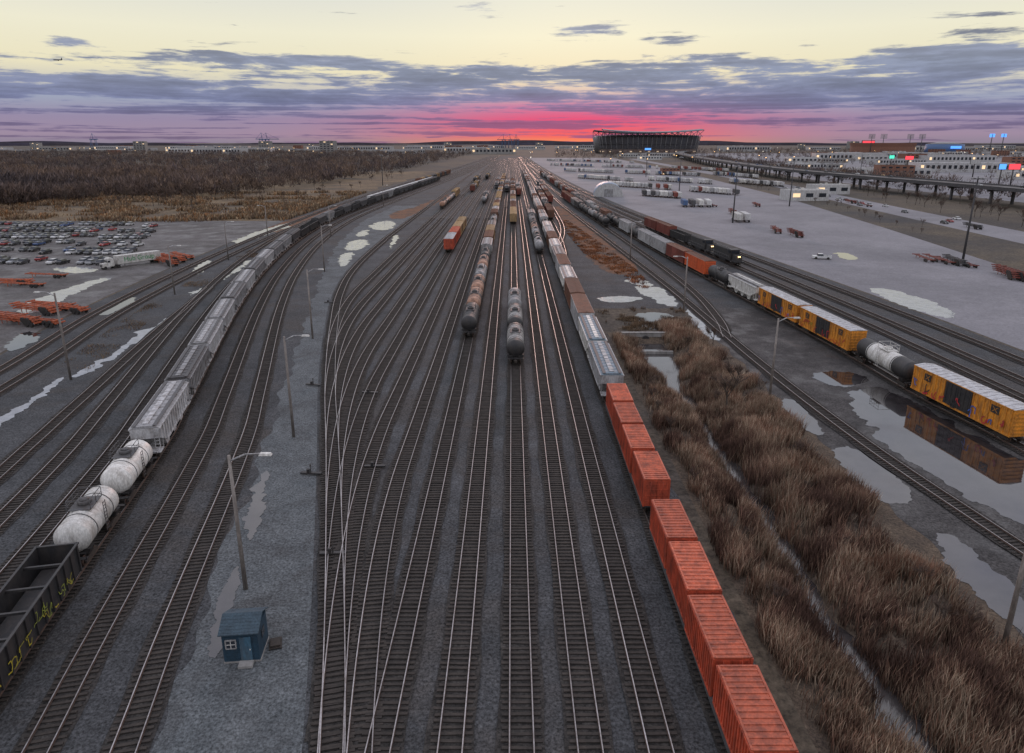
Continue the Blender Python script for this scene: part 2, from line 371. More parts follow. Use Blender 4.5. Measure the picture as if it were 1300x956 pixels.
PUD=[([(1052,572),(1085,565),(1140,605),(1163,640),(1120,640),(1080,612)],M_puddle),
([(990,505),(1010,508),(1042,540),(1046,556),(1020,545),(1000,525)],M_puddle),
([(1180,676),(1215,680),(1300,752),(1340,830),(1290,800),(1225,745)],M_puddle),
([(1068,500),(1110,488),(1150,505),(1300,585),(1420,650),(1400,700),(1300,672),(1190,607),(1110,555)],M_puddle),
([(1020,475),(1070,470),(1112,482),(1064,494)],M_puddle),
([(1096,366),(1130,366),(1200,388),(1216,404),(1195,404),(1140,388)],M_ice),
([(795,350),(812,352),(850,372),(866,390),(840,388),(812,372)],M_ice),
([(868,392),(884,396),(905,418),(918,434),(900,430),(880,410)],M_ice),
([(755,378),(790,376),(822,378),(800,384),(768,384)],M_ice),
([(800,398),(840,396),(862,404),(850,420),(815,418)],M_puddle),
([(472,284),(496,279),(505,287),(490,293),(472,291)],M_ice),
([(440,308),(462,303),(470,309),(456,318),(438,318)],M_ice),
([(432,322),(452,320),(446,332),(434,340),(428,334)],M_ice),
([(455,294),(470,291),(468,299),(452,301)],M_ice),
([(498,300),(506,298),(500,312),(493,318)],M_ice),
([(-30,552),(0,532),(70,482),(84,478),(70,490),(10,536),(-30,562)],M_ice),
([(88,478),(140,450),(205,408),(232,392),(238,396),(200,418),(140,458),(100,480)],M_ice),
([(236,378),(262,362),(300,340),(322,328),(326,331),(300,346),(262,368)],M_ice),
([(295,306),(330,293),(372,281),(376,284),(335,299),(305,311)],M_ice),
([(262,833),(268,790),(292,728),(304,716),(300,760),(286,800),(276,838)],M_puddle),
([(314,690),(312,655),(332,602),(342,596),(338,640),(324,680)],M_puddle),
([(20,392),(60,374),(120,354),(150,352),(110,364),(70,386),(30,402)],M_ice),
([(120,395),(160,375),(178,380),(150,395),(130,402)],M_puddle),
([(0,440),(30,420),(60,424),(20,448)],M_puddle),
([(60,340),(110,338),(130,344),(90,348)],M_ice),
([(240,345),(262,330),(270,333),(254,350)],M_ice),
([(1055,320),(1080,322),(1092,330),(1070,330)],M_puddle)]
for i,(p,m) in enumerate(PUD): blob('puddle','shallow puddle reflecting the dusk sky',p,.036+.001*i,m,.15)
b=MB(); i=0
for y in np.arange(10,128,.75):
    c=creekx(y); w=2.6+2.6*smooth(98,116,y)
    b.v+= [(c-w,y,-1.22),(c+w,y,-1.22)]
    if i: o=2*(i-1); b.face((o,o+1,o+3,o+2))
    i+=1
structure('creek_water',b.mesh('creek_water',M_creek),'narrow brown water channel between reed banks')
b=MB(); b.box(26,128.2,-.6,9,.5,1.9).box(21.4,125.5,-.7,.4,5,1.7).box(30.6,125.5,-.7,.4,5,1.7).box(26,119.5,-1.0,7,.4,.6).box(26,128.2,.42,9.4,.7,.15)
c=MB(); c.cyl((26,127.4,-.85),(26,127.9,-.85),.75,n=16)
thing('culvert','grey concrete culvert headwall at the end of the ditch','culvert',(0,0,0),parts=[('headwall',b.mesh('headwall',CONC)),('pipe_opening',c.mesh('pipe_opening',BLACK))])

# ------------------------------------------------------------------ reeds (stuff)
m,nt,bb=nmat('reed_straw'); a=node(nt,'ShaderNodeVertexColor'); a.layer_name='Col'; nt.links.new(a.outputs[0],bb.inputs['Base Color']); bb.inputs['Roughness'].default_value=.9; bb.inputs['Specular IOR Level'].default_value=.1
M_reed=m
def blades(name,label,pts,hfun,wid,cols,lean=.25,mat=None,dip=0.35):
    n=len(pts); x=pts[:,0];y=pts[:,1];z=np.array([gz(a,b_) for a,b_ in pts])
    h=hfun(x,y)*rng.uniform(.4,1.2,n); th=rng.uniform(0,2*np.pi,n); w=wid*rng.uniform(.6,1.4,n)
    la=rng.uniform(0,2*np.pi,n); ll=lean*h*rng.uniform(.2,1.3,n)
    dx=np.cos(th)*w/2; dy=np.sin(th)*w/2; lx=np.cos(la)*ll+.08*h; ly=np.sin(la)*ll
    V=np.zeros((n,5,3)); 
    V[:,0]=np.c_[x-dx,y-dy,z-.05];V[:,1]=np.c_[x+dx,y+dy,z-.05]
    V[:,2]=np.c_[x+dx*1.1+lx*.4,y+dy*1.1+ly*.4,z+h*.6];V[:,3]=np.c_[x-dx*1.1+lx*.4,y-dy*1.1+ly*.4,z+h*.6]
    V[:,4]=np.c_[x+lx,y+ly,z+h]
    me=bpy.data.meshes.new(name); me.vertices.add(n*5); me.vertices.foreach_set('co',V.ravel())
    o=np.arange(n)*5; L=np.stack([o,o+1,o+2,o+3,o+3,o+2,o+4],1).ravel()
    me.loops.add(n*7); me.loops.foreach_set('vertex_index',L.astype(np.int32))
    st=np.stack([np.arange(n)*7,np.arange(n)*7+4],1).ravel(); me.polygons.add(n*2)
    me.polygons.foreach_set('loop_start',st.astype(np.int32)); me.update(calc_edges=True)
    cols=np.array(cols); pn=vn(x,y,.22,3)*.6+vn(x,y,.6,5)*.4; k=np.clip(((pn-.2)/.6*len(cols)+rng.normal(0,1.0,n)),0,len(cols)-1).astype(int)
    c=cols[k]*(.6+.65*vn(x,y,.4,9))[:,None]*rng.uniform(.6,1.4,n)[:,None]
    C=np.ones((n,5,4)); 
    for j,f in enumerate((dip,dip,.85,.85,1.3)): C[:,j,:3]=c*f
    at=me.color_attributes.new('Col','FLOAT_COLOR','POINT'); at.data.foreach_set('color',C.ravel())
    me.materials.append(mat); ob=bpy.data.objects.new(name,me); COL.objects.link(ob); ob['kind']='stuff'; ob['label']=label; ob['category']='dry grass'; return ob
REEDC=[(.115,.070,.055),(.21,.125,.090),(.32,.225,.16),(.42,.33,.24),(.25,.145,.10)]
def scatter(n,xa,xb,ya,yb,dens):
    out=[]; 
    while sum(len(o) for o in out)<n:
        x=rng.uniform(xa,xb,n);y=rng.uniform(ya,yb,n); k=rng.uniform(0,1,n)<dens(x,y); out.append(np.c_[x[k],y[k]])
    return np.vstack(out)[:n]
cn=lambda x,y,s=.35: vn(x,y,s,1)*.6+vn(x,y,s*2.7,2)*.4
L_=scatter(58000,18.4,25.6,24,127,lambda x,y:np.clip(cn(x,y,.5)*4-1.25,0.03,1)*np.clip((x-18.2-1.4*vn(x*0,y,.3,4))/1.0,0,1)*np.clip((25.9-x-2.2*np.clip((y-98)/18,0,1))/1.6+vn(x,y,.8,7)-.4,0,1))
R_=scatter(105000,26.2,38.6,24,135,lambda x,y:np.clip(cn(x,y,.42)*4-1.25,0.04,1)*np.clip((38.6-4*vn(x*0,y,.22,6)-x)/1.5,0,1)*np.clip((x-26.1-2.8*np.clip((y-98)/18,0,1))/1.6+vn(x,y,.8,8)-.4,0,1))
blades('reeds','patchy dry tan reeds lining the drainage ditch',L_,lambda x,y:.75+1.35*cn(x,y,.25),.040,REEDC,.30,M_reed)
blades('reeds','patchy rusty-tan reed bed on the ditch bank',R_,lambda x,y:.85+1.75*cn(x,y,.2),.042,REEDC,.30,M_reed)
T_=scatter(5000,19,38,130,150,lambda x,y:np.clip(cn(x,y,.3)*3-1.5,0,1))
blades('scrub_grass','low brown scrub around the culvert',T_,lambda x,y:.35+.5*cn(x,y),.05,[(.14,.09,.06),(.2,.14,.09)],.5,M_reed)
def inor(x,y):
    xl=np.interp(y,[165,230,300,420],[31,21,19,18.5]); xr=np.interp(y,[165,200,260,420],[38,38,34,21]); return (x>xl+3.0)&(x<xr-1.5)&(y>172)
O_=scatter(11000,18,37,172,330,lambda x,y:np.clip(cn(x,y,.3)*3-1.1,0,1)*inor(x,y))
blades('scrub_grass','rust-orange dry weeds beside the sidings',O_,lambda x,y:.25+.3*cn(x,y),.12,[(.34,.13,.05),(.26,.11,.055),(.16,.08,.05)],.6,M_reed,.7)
W_=scatter(40000,-360,-108,322,520,lambda x,y:np.clip(cn(x,y,.05)*3.2-1.1,0,1)*np.clip((y-318-14*vn(x,y*0,.06,3))/10,0,1))
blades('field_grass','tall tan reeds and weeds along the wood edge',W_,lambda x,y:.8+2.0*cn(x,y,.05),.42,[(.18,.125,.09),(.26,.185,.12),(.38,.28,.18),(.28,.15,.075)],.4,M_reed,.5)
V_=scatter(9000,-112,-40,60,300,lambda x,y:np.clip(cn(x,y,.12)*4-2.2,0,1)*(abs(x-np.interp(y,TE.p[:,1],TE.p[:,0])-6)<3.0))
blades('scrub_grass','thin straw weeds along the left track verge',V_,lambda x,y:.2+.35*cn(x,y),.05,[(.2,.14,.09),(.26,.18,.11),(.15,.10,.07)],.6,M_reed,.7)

# ------------------------------------------------------------------ rolling stock
CK={}
def cached(k,fn):
    if k not in CK: CK[k]=fn()
    return CK[k]
def bogie():
    b=MB()
    for x in (-1.02,1.02):
        b.prismx([(-1.25,.38),(-.95,.30),(-.5,.28),(.5,.28),(.95,.30),(1.25,.38),(1.2,.6),(.5,.78),(-.5,.78),(-1.2,.6)],x-.09,x+.09)
    b.box(0,0,.62,2.0,.5,.3)
    for y in (-.87,.87):
        b.cyl((-.95,y,.45),(.95,y,.45),.09,n=8)
        for x in (-.755,.755): b.cyl((x-.07,y,.46),(x+.07,y,.46),.46,n=16,mi=1)
    return b.mesh('bogie',[DARK,M_rust])
def coupler():
    return MB().box(0,.25,.9,.3,.9,.26).box(0,.75,.9,.42,.3,.36).mesh('coupler',DARK)
def run(L,inset=2.2):
    bg=cached('bogie',bogie); cp=cached('coupler',coupler)
    return [('bogie',bg,(0,-L/2+inset,0)),('bogie',bg,(0,L/2-inset,0)),('coupler',cp,(0,L/2-.5,0)),('coupler',cp,(0,-L/2+.5,0),(0,0,math.pi))]
def tank(key,mats,band=None,L=15.0,r=1.5):
    def fn():
        h=L/2-.9; b=MB(); prof=[(-h-.0,.01),(-h+.04,.5),(-h+.18,.95),(-h+.42,1.28),(-h+.75,r)]
        ys=[-h+.8]+list(np.linspace(-h+1.5,h-1.5,9)); 
        if band: ys=sorted(ys+[-band,band])
        prof+=[(y,r) for y in ys]+[(h-.75,r),(h-.42,1.28),(h-.18,.95),(h-.04,.5),(h,.01)]
        b.lathe_y(prof,2.55,24,(lambda y:1 if (band and abs(y)<band) else 0))
        for y in (-3.6,-1.9,1.9,3.6):
            if abs(y)<h-1: b.cyl((0,y-.05,2.55),(0,y+.05,2.55),r+.03,n=24,mi=2)
        tk=b.mesh('tank',mats)
        d=MB(); d.cyl((0,0,3.95),(0,0,4.45),.6,n=14).cyl((0,0,4.45),(0,0,4.6),.45,.2,n=14)
        d.box(0,0,4.05,1.9,2.6,.06)
        for x in (-.95,.95):
            for y in (-1.3,0,1.3): d.cyl((x,y,4.05),(x,y,5.0),.03,n=5)
            d.box(x,0,5.0,.05,2.6,.05).box(x,0,4.5,.04,2.6,.04)
        for y in (-1.3,1.3): d.box(0,y,5.0,1.9,.05,.05)
        for x in (-1.56,1.56):
            for k in range(9): d.box(x,0,1.4+k*.33,.05,.5,.04)
            d.box(x,-.26,2.7,.05,.04,2.9).box(x,.26,2.7,.05,.04,2.9)
        dome=d.mesh('dome_platform',mats[2])
        u=MB(); u.box(0,0,1.0,.6,L-.9,.35)
        for s in (-1,1): u.box(0,s*(L/2-1.9),1.25,2.4,.9,.5,top=(1.15,1)).box(0,s*(L/2-.5),1.15,2.9,.45,.08).box(0,s*(L/2-.35),1.75,2.9,.05,.05).box(1.4,s*(L/2-.35),1.45,.05,.05,.6).box(-1.4,s*(L/2-.35),1.45,.05,.05,.6)
        return [('tank',tk),('dome_platform',dome),('underframe',u.mesh('underframe',BLACK))]+run(L)
    return cached(('tank',key),fn)
def hopper(key,side,roof,L=17.0):
    def fn():
        b=MB(); hl=L/2-.5; w=1.55
        prof=[(-hl,2.9),(-hl,4.15),(hl,4.15),(hl,2.9),(hl-2.6,1.7),(-hl+2.6,1.7)]
        b.prismx(prof[::-1],-w,w)
        for s in (-1,1):
            for k in range(15):
                y=-hl+.35+k*(2*hl-.7)/14; zb=1.7 if abs(y)<hl-2.6 else 1.7+(abs(y)-(hl-2.6))/2.6*1.2
                b.box(s*(w+.05),y,(zb+4.12)/2,.1,.13,4.12-zb)
            b.box(s*(w+.06),0,4.1,.16,2*hl,.14).box(s*(w+.05),0,1.7,.14,2*hl-5,.2)
        body=b.mesh('body',[side])
        r=MB(); r.prism([(-w-.03,4.17),(-.8,4.48),(.8,4.48),(w+.03,4.17),(w+.03,4.16),(-w-.03,4.16)][::-1],-hl,hl)
        r.box(0,0,4.56,.62,2*hl-1.2,.12,1)
        for k in range(9): r.box(0,-hl+1.3+k*(2*hl-2.6)/8,4.65,.72,.12,.06,1)
        for s in (-1,1): r.box(s*1.12,0,4.5,.42,2*hl,.05,2)
        for k in range(12): y=-hl+.5+k*(2*hl-1)/11; r.prism([(-w,4.2),(-.8,4.52),(.8,4.52),(w,4.2),(w,4.15),(-w,4.15)][::-1],y-.04,y+.04)
        rf=r.mesh('roof',[roof,side,DGREY])
        c=MB()
        for k in (-1,0,1):
            y=k*3.7; c.prismx([(y-1.5,1.7),(y+1.5,1.7),(y+.5,.55),(y-.5,.55)][::-1],-1.2,1.2).box(0,y,.5,1.3,1.0,.12)
        hp=c.mesh('outlet_chute',[side])
        u=MB(); u.box(0,0,1.05,.5,L-.9,.3)
        for s in (-1,1):
            u.box(0,s*(hl-.4),1.25,3.0,1.6,.12)
            for x in (-1.4,1.4): u.box(x,s*(hl-.1),2.2,.08,.08,1.9).box(x,s*(hl-1.4),2.0,.08,.08,1.5)
            for j in range(7): u.box(1.2,s*(hl+.1),1.4+.4*j,.5,.05,.05)
            u.box(1.45,s*(hl+.1),2.6,.05,.05,2.8).box(.95,s*(hl+.1),2.6,.05,.05,2.8)
        return [('body',body),('roof',rf),('outlet_chute',hp),('underframe',u.mesh('underframe',side))]+run(L,2.0)
    return cached(('hop',key),fn)
def graffiti(rs,L,zc,mats,n=7,wd=.09,st=.32,hz=.75):
    b=MB(); rr=random.Random(rs)
    for k in range(n):
        y0=-L/2+(k+rr.uniform(.1,.9))*L/n; mi=rr.randrange(len(mats)); pts=[]
        a=rr.uniform(0,6); px,pz=y0,zc+rr.uniform(-.4,.4)
        for j in range(10):
            pts.append((px,pz)); a+=rr.uniform(-1.5,1.5); px=max(y0-.5,min(y0+.8,px+st*math.cos(a))); pz=min(zc+hz,max(zc-hz,pz+st*1.3*math.sin(a)))
        for (y1,z1),(y2,z2) in zip(pts,pts[1:]):
            d=math.hypot(y2-y1,z2-z1)
            if d<.02: continue
            nx_,nz=-(z2-z1)/d*wd,(y2-y1)/d*wd; o=len(b.v); e=(len(b.f)%11)*.0006
            b.v+=[(e,y1-nx_,z1-nz),(e,y2-nx_,z2-nz),(e,y2+nx_,z2+nz),(e,y1+nx_,z1+nz)]; b.face((o,o+1,o+2,o+3),mi)
    return b.mesh('graffiti',mats)
def boxcar(key,side,roof,door,L=17.5,graf=None,hi=4.55):
    def fn():
        b=MB(); w=1.5; hl=L/2-.4
        b.box(0,0,(1.05+hi)/2,2*w,2*hl,hi-1.05)
        for s in (-1,1):
            for k in range(21):
                y=-hl+.3+k*(2*hl-.6)/20
                if abs(y)<2.4: continue
                b.box(s*(w+.04),y,(1.15+hi)/2,.08,.14,hi-1.2)
            b.box(s*(w+.04),0,1.12,.12,2*hl,.22).box(s*(w+.04),0,hi-.06,.12,2*hl,.12)
        for s in (-1,1):
            for j in range(6): b.box(0,s*(hl+.04),1.5+j*.52,2.7,.1,.16)
            for j in range(8): b.box(1.25,s*(hl+.14),1.2+j*.42,.4,.04,.04)
        body=b.mesh('body',[side])
        r=MB(); r.prism([(-w-.06,hi+.01),(0,hi+.22),(w+.06,hi+.01),(w+.06,hi),(-w-.06,hi)][::-1],-hl-.03,hl+.03)
        for k in range(17): y=-hl+.4+k*(2*hl-.8)/16; r.prism([(-w-.05,hi+.06),(0,hi+.28),(w+.05,hi+.06),(w+.05,hi+.02),(-w-.05,hi+.02)][::-1],y-.07,y+.07)
        rf=r.mesh('roof',[roof])
        parts=[('body',body),('roof',rf)]
        for s in (-1,1):
            d=MB(); d.box(s*(w+.07),-1.18,(1.2+hi)/2,.1,2.3,hi-1.45).box(s*(w+.07),1.18,(1.2+hi)/2,.1,2.3,hi-1.45)
            for y in (-2.0,-1.2,-.4,.4,1.2,2.0): d.box(s*(w+.14),y,(1.2+hi)/2,.05,.07,hi-1.6)
            for z in (1.9,2.8,3.7): d.box(s*(w+.14),0,z,.04,4.5,.06)
            parts.append(('door',d.mesh('door',[door])))
            if graf: 
                parts.append(('graffiti',cached(('gr',key,s),lambda:graffiti(sum(map(ord,key))+s,L-3,1.95,graf,13,.08)),(s*(w+.19),0,0)))
                pm=MB()
                for yy in (-6.2,5.8):
                    pm.box(0,yy,3.6,.03,1.3,1.0,0); 
                    for q_ in (-1,1):
                        o=len(pm.v); z0=3.25;z1=3.95; pm.v+=[(s*.02,yy-q_*.4-.07,z0),(s*.02,yy-q_*.4+.07,z0),(s*.02,yy+q_*.4+.07,z1),(s*.02,yy+q_*.4-.07,z1)]; pm.face((o,o+1,o+2,o+3),1)
                parts.append(('marking_panel',pm.mesh('marking_panel',[BLACK,ORANGE]),(s*(w+.12),0,0)))
        u=MB().box(0,0,.9,.7,L-.8,.3); parts.append(('underframe',u.mesh('underframe',BLACK)))
        return parts+run(L)
    return cached(('box',key),fn)
def gondola(key,col,L=17.5,text=None):
    def fn():
        b=MB(); w=1.52; hl=L/2-.4; hi=3.5
        for s in (-1,1): b.box(s*w,0,(1.1+hi)/2,.09,2*hl,hi-1.1).box(0,s*hl,(1.1+hi)/2,2*w,.1,hi-1.1).box(s*(w+.03),0,hi,.2,2*hl+.2,.12).box(0,s*hl,hi,2*w,.2,.12)
        for s in (-1,1):
            for k in range(13): b.box(s*(w+.1),-hl+.4+k*(2*hl-.8)/12,(1.1+hi)/2,.12,.16,hi-1.1)
        b.box(0,0,1.15,2*w,2*hl,.12)
        for k in range(5): b.box(0,-hl+2.5+k*(2*hl-5)/4,hi-.35,2*w,.2,.2)
        parts=[('body',b.mesh('body',[col])),('underframe',MB().box(0,0,.9,.7,L-.8,.3).mesh('underframe',BLACK))]
        ld=MB(); ld.box(0,0,1.5,2*w-.3,2*hl-.5,.5,top=(.85,.95)); parts.append(('scrap_load',ld.mesh('scrap_load',[BLACK])))
        return parts+run(L)
    return cached(('gon',key),fn)
def flatcar(key,L=28.0):
    def fn():
        b=MB().box(0,0,1.0,2.5,L-.8,.22).box(0,0,.78,.8,L-5,.3)
        for s in (-1,1):
            b.box(s*1.22,0,.95,.12,L-.8,.4)
            for k in range(10): b.box(s*1.05,-L/2+1.8+k*(L-3.6)/9,1.13,.3,.3,.08)
        return [('deck',b.mesh('deck',[DGREY]))]+run(L)
    return cached(('flat',key),fn)
def loco():
    L=21; b=MB(); b.box(0,0,1.25,3.0,L-.8,.35).box(0,-2.2,2.75,1.9,12.6,2.6).box(0,8.0,2.2,2.2,3.0,1.7,top=(.85,.9))
    for k in range(8): b.box(0,-7.6+k*1.5,4.1,1.5,.8,.12)
    c=MB().box(0,5.2,2.95,2.9,2.6,3.0,top=(.92,.95)).box(0,6.55,3.7,2.3,.08,.7,1).box(-1.44,5.2,3.7,.06,1.6,.7,1).box(1.44,5.2,3.7,.06,1.6,.7,1)
    f=MB().cyl((0,-2.5,.85),(0,2.5,.85),.62,n=12).box(0,0,.75,2.6,5,.7)
    r=MB()
    for s in (-1,1):
        r.box(s*1.42,-2,2.4,.04,14,.05)
        for k in range(9): r.cyl((s*1.42,-9+k*1.75,1.4),(s*1.42,-9+k*1.75,2.4),.03,n=4)
    h=MB().cyl((-.2,9.52,2.75),(-.2,9.62,2.75),.16,n=10)
    h2=MB().cyl((.25,9.52,2.75),(.25,9.62,2.75),.16,n=10)
    return [('body',b.mesh('body',[BLACK])),('cab',c.mesh('cab',[BLACK,GLASS])),('fuel_tank',f.mesh('fuel_tank',BLACK)),('handrail',r.mesh('handrail',GREY)),('headlight',h.mesh('headlight',HEADL)),('headlight',h2.mesh('headlight',HEADL))]+run(L,3.4)
def cont_parts(key,col,roofc,L=6.35,w=1.28,h=2.9,n=15):
    def fn():
        b=MB(); 
        b.box(0,0,h/2,2*w-.12,L-.12,h-.04)
        for s in (-1,1):
            for k in range(n): b.box(s*(w-.03),-L/2+.4+k*(L-.8)/(n-1),h/2,.08,.16,h-.3)
            for t in (-1,1): b.box(s*(w-.06),t*(L/2-.06),h/2,.16,.16,h)
            b.box(s*(w-.04),0,h-.07,.14,L-.2,.14).box(s*(w-.04),0,.09,.14,L-.2,.16)
        body=b.mesh('body',[col])
        r=MB()
        r.box(0,0,h+.005,2*w-.1,L-.1,.05)
        for k in range(n-2): r.box(0,-L/2+.45+k*(L-.9)/(n-3),h+.05,2*w-.35,.14,.06)
        for s in (-1,1): r.box(s*(w-.09),0,h+.045,.14,L-.1,.07).box(0,s*(L/2-.1),h+.045,2*w-.3,.14,.07)
        out=[('body',body),('roof',r.mesh('roof',[roofc]))]
        for s in (-1,1):
            d=MB()
            for x in (-.6,.6): d.box(x,s*(L/2-.04),h/2,1.25,.06,h-.35).cyl((x,s*(L/2+.02),.2),(x,s*(L/2+.02),h-.2),.025,n=5)
            for z in (.6,1.2,1.8,2.4): d.box(0,s*(L/2+.0),z,2.2,.05,.08)
            out.append(('end_door',d.mesh('end_door',[col])))
        return out
    return cached(('cont',key),fn)

def place(path,y,L,parts,name,label,cat,group,z=None,flip=False):
    s=path.s_at_y(y); a=path.at(s-L*.36); c=path.at(s+L*.36)
    x=(a[0]+c[0])/2; yy=(a[1]+c[1])/2; rz=-math.atan2(c[0]-a[0],c[1]-a[1])+(math.pi if flip else 0)
    return thing(name,label,cat,(x,yy,(path.z if z is None else z)),rz,parts,group), (x,yy,rz)
def consist(path,y0,cars,group):
    s=path.s_at_y(y0)
    for (kind,L,parts,label,cat) in cars:
        sc_=s+L/2; y=float(np.interp(sc_,path.s,path.p[:,1])); place(path,y,L,parts,kind,label,cat,group); s+=L+.55
def T(key,mats,label,band=None,L=15.0): return ('tank_car',L,tank(key,mats,band,L),label,'tank car')
def Hc(key,a,r,label,L=17.0): return ('hopper_car',L,hopper(key,a,r,L),label,'hopper car')
def B(key,a,r,d,label,L=17.5,g=None): return ('boxcar',L,boxcar(key,a,r,d,L,g),label,'boxcar')
def Gn(key,c,label): return ('gondola_car',17.5,gondola(key,c),label,'gondola car')
tW=T('white',[WHITE,BLACK,DGREY],'short white tank car behind the black gondola',None,10.2)
tWB=T('whiteblack',[BLACK,DIRTW,DGREY],'black tank car with dirty pale middle section',4.2)
tB=T('black',[BLACK,BLACK,DGREY],'black tank car with centre platform')
tR=T('rust',[RUSTT,BLACK,DGREY],'rust-stained tan tank car with black band',1.3)
tG=T('grey',[GREY,BLACK,DGREY],'grey tank car on the siding')
tBW=T('bw',[BLACK,WHITE,WHITE],'black tank car with wide white middle section',3.3,16.5)
hG=Hc('grey',GREY,DGREY,'grey covered hopper car with ribbed sides'); hL=Hc('light',LGREY,GREY,'pale grey covered hopper car with roof hatches')
hW=Hc('white',WHITE,LGREY,'white covered hopper car with ribbed sides'); hD=Hc('dark',DGREY,DGREY,'dark covered hopper car in a long train')
hB=Hc('blueg',LGREY,BLUEG,'white hopper car with blue-grey roof')
bO=B('orange',ORANGE,SILVER,BLACK,'orange ribbed boxcar with black door and graffiti',18.6,[BLACK,REDP,BLUEP,REDP]); bO2=B('orangeb',ORANGE,SILVER,BLACK,'weathered orange boxcar with coloured graffiti along its side',18.6,[BLACK,REDP,YEL,REDP])
bM=B('maroon',MAROON,BROWN,MAROON,'maroon ribbed boxcar with brown roof'); bW=B('white',LGREY,BROWN,LGREY,'white boxcar with brown roof')
bBr=B('brown',BROWN,BROWN,BROWN,'weathered brown boxcar in the line'); bT=B('tan',TAN,TAN,BROWN,'tan boxcar on the siding'); bR=B('red',RED,REDT,RED,'bright red boxcar on the siding'); bRG=B('redgrey',RED,SILVER,MAROON,'red boxcar with pale roof')
bOR=B('orangered',RED2,BROWN,RED2,'bright orange-red boxcar in the line'); bG=B('greyb',LGREY,GREY,LGREY,'long pale grey boxcar',18.5)
gB=Gn('black',BLACK,'black open gondola with graffiti on its ribbed side'); gM=Gn('maroon',MAROON,'maroon open gondola car')

rr=random.Random(3)
cars=[gB,tW,tW,hL,hG,hL,hL,hG,hL,hG,hL,hG,hG]+[rr.choice([hD,hD,hG,hD,gB]) for _ in range(25)]
consist(TL,33.0,cars,'long train of grey hopper cars')
def well():
    c=MB().box(0,0,2.5,2.5,13.2,2.6).box(0,2.5,2.5,2.56,.2,2.7).box(0,6,2.5,2.56,.15,2.7).box(0,-6,2.5,2.56,.15,2.7).mesh('container',CONTW)
    return [('deck',MB().box(0,0,.9,2.5,14.2,.5).mesh('deck',DGREY)),('container',c)]+run(15)
consist(TC,430,[('container_flatcar',15,cached('wellc',well),'flatcar loaded with a white container','flatcar')]*16,'container train beside the woods')
consist(TD,620,[rr.choice([hD,bBr,bT]) for _ in range(12)],'freight cars beside the woods')
consist(S[-8.2],124,[tB,tR,tR,tG,tR,tB,hL,bBr,bT,hG,tB,tG,bBr,hL,bT,bW]+[rr.choice([tB,hG,bBr,bT,hD]) for _ in range(20)],'freight cars on the central siding')
consist(S[.6],107.5,[tWB,tWB,tG],'short row of tank cars')
consist(S[.6],312,[bT,bT,bW,bBr,hG,bT]+[rr.choice([tB,hG,bBr,hD]) for _ in range(14)],'freight cars on the central siding')
consist(S[9.1],226,[tG,tB,tG,tR,tB,tG]+[rr.choice([tG,hG,tB]) for _ in range(2)],'row of tank cars on a siding')
consist(S[14.1],90.3,[hB,Hc('w2',WHITE,BLUEG,'white hopper car with bluish roof'),bW,bBr,hW,bW,hG,hW,bBr,hL,hW,tB]+[rr.choice([hG,hW,bBr,hL,hD,tG]) for _ in range(30)],'line of freight cars behind the red containers')
consist(LAD[2],229,[bRG,bR,bT,bT],'red and tan cars on a siding')
consist(LAD[6],385,[tR,tB,tR,tG,tB,bT,bT],'short row of tank cars')
consist(LAD[4],520,[bM,hG,tB,bT,hD],'distant cars on a siding'); consist(LAD[0],560,[hG,hG,bBr,tB,hL,hG],'distant cars on a siding')
consist(LAD[1],420,[tG,tB,hG],'distant cars on a siding') ; consist(LAD[5],640,[hD,bT,tB,hG,hG],'distant cars on a siding'); consist(LAD[3],700,[hD,bT,tB,hG,hG],'distant cars on a siding')
consist(S[-3.8],520,[hG,bBr,tB,tB,hL,hG],'distant cars on a siding'); consist(S[4.8],480,[bM,hG,tB,tB,hL,hG],'distant cars on a siding')
consist(SIDE[0],330,[bBr,bM,tB,tB,hG,bM,hG,bBr,tB,hD,hG],'freight cars beyond the ditch'); consist(SIDE[1],420,[bM,bM,tB,bBr,hD,hG,bM,hG,tB,hD,hG],'freight cars beyond the ditch')
consist(TR,76.5,[bO,tBW,bO2,bO,Hc('whr',WHITE,LGREY,'dirty white hopper car behind orange boxcars'),tB,bOR,bM,bG,bG,tB,bG,tB,tB,bBr,tB,tG,hL,tB,tB]+[rr.choice([tB,hG,bM,tB,hD,bBr,hL]) for _ in range(22)],'train with orange boxcars and tank cars')
lc=loco()
for y in (212,233.5): place(R3,y,21,lc,'locomotive','black diesel locomotive with small lit headlights','locomotive','locomotives on the outer track',flip=True)
consist(R3,246,[Gn('g3',BLACK,'black open gondola on the outer track')]+[bM,bM],'dark cars on the outer track')
consist(R1b,300,[tB,tB,tG,tB,tB,hD,hG,bM,bM,bM],'tank cars on the connecting track')
for (c0,ycs) in ((42.6,(32.3,39.2,46.1,53.0)),(73.9,(63.2,70.3,77.3,84.4))):
    place(S[14.1],c0,28.0,flatcar('f'),'flatcar','long dark flatcar carrying red waste containers','flatcar','flatcars')
    for yc in ycs:
        thing('waste_container','red ribbed steel waste container resting on a flatcar','container',(14.1+rr.uniform(-.07,.07),yc,S[14.1].z+1.16),rr.uniform(-.012,.012),cont_parts('red',RED,REDT),'red waste containers')
def text(s,size,mat,ext=.01):
    cu=bpy.data.curves.new('t','FONT'); cu.body=s; cu.size=size; cu.extrude=ext; cu.align_x='CENTER'; o=bpy.data.objects.new('t',cu); COL.objects.link(o)
    bpy.context.view_layer.update(); me=bpy.data.meshes.new_from_object(o.evaluated_get(bpy.context.evaluated_depsgraph_get())); bpy.data.objects.remove(o); me.materials.clear(); me.materials.append(mat); return me
gon=[o for o in bpy.data.objects if o.name.startswith('gondola_car') and o.location.x<-30 and o.location.y<50][0]
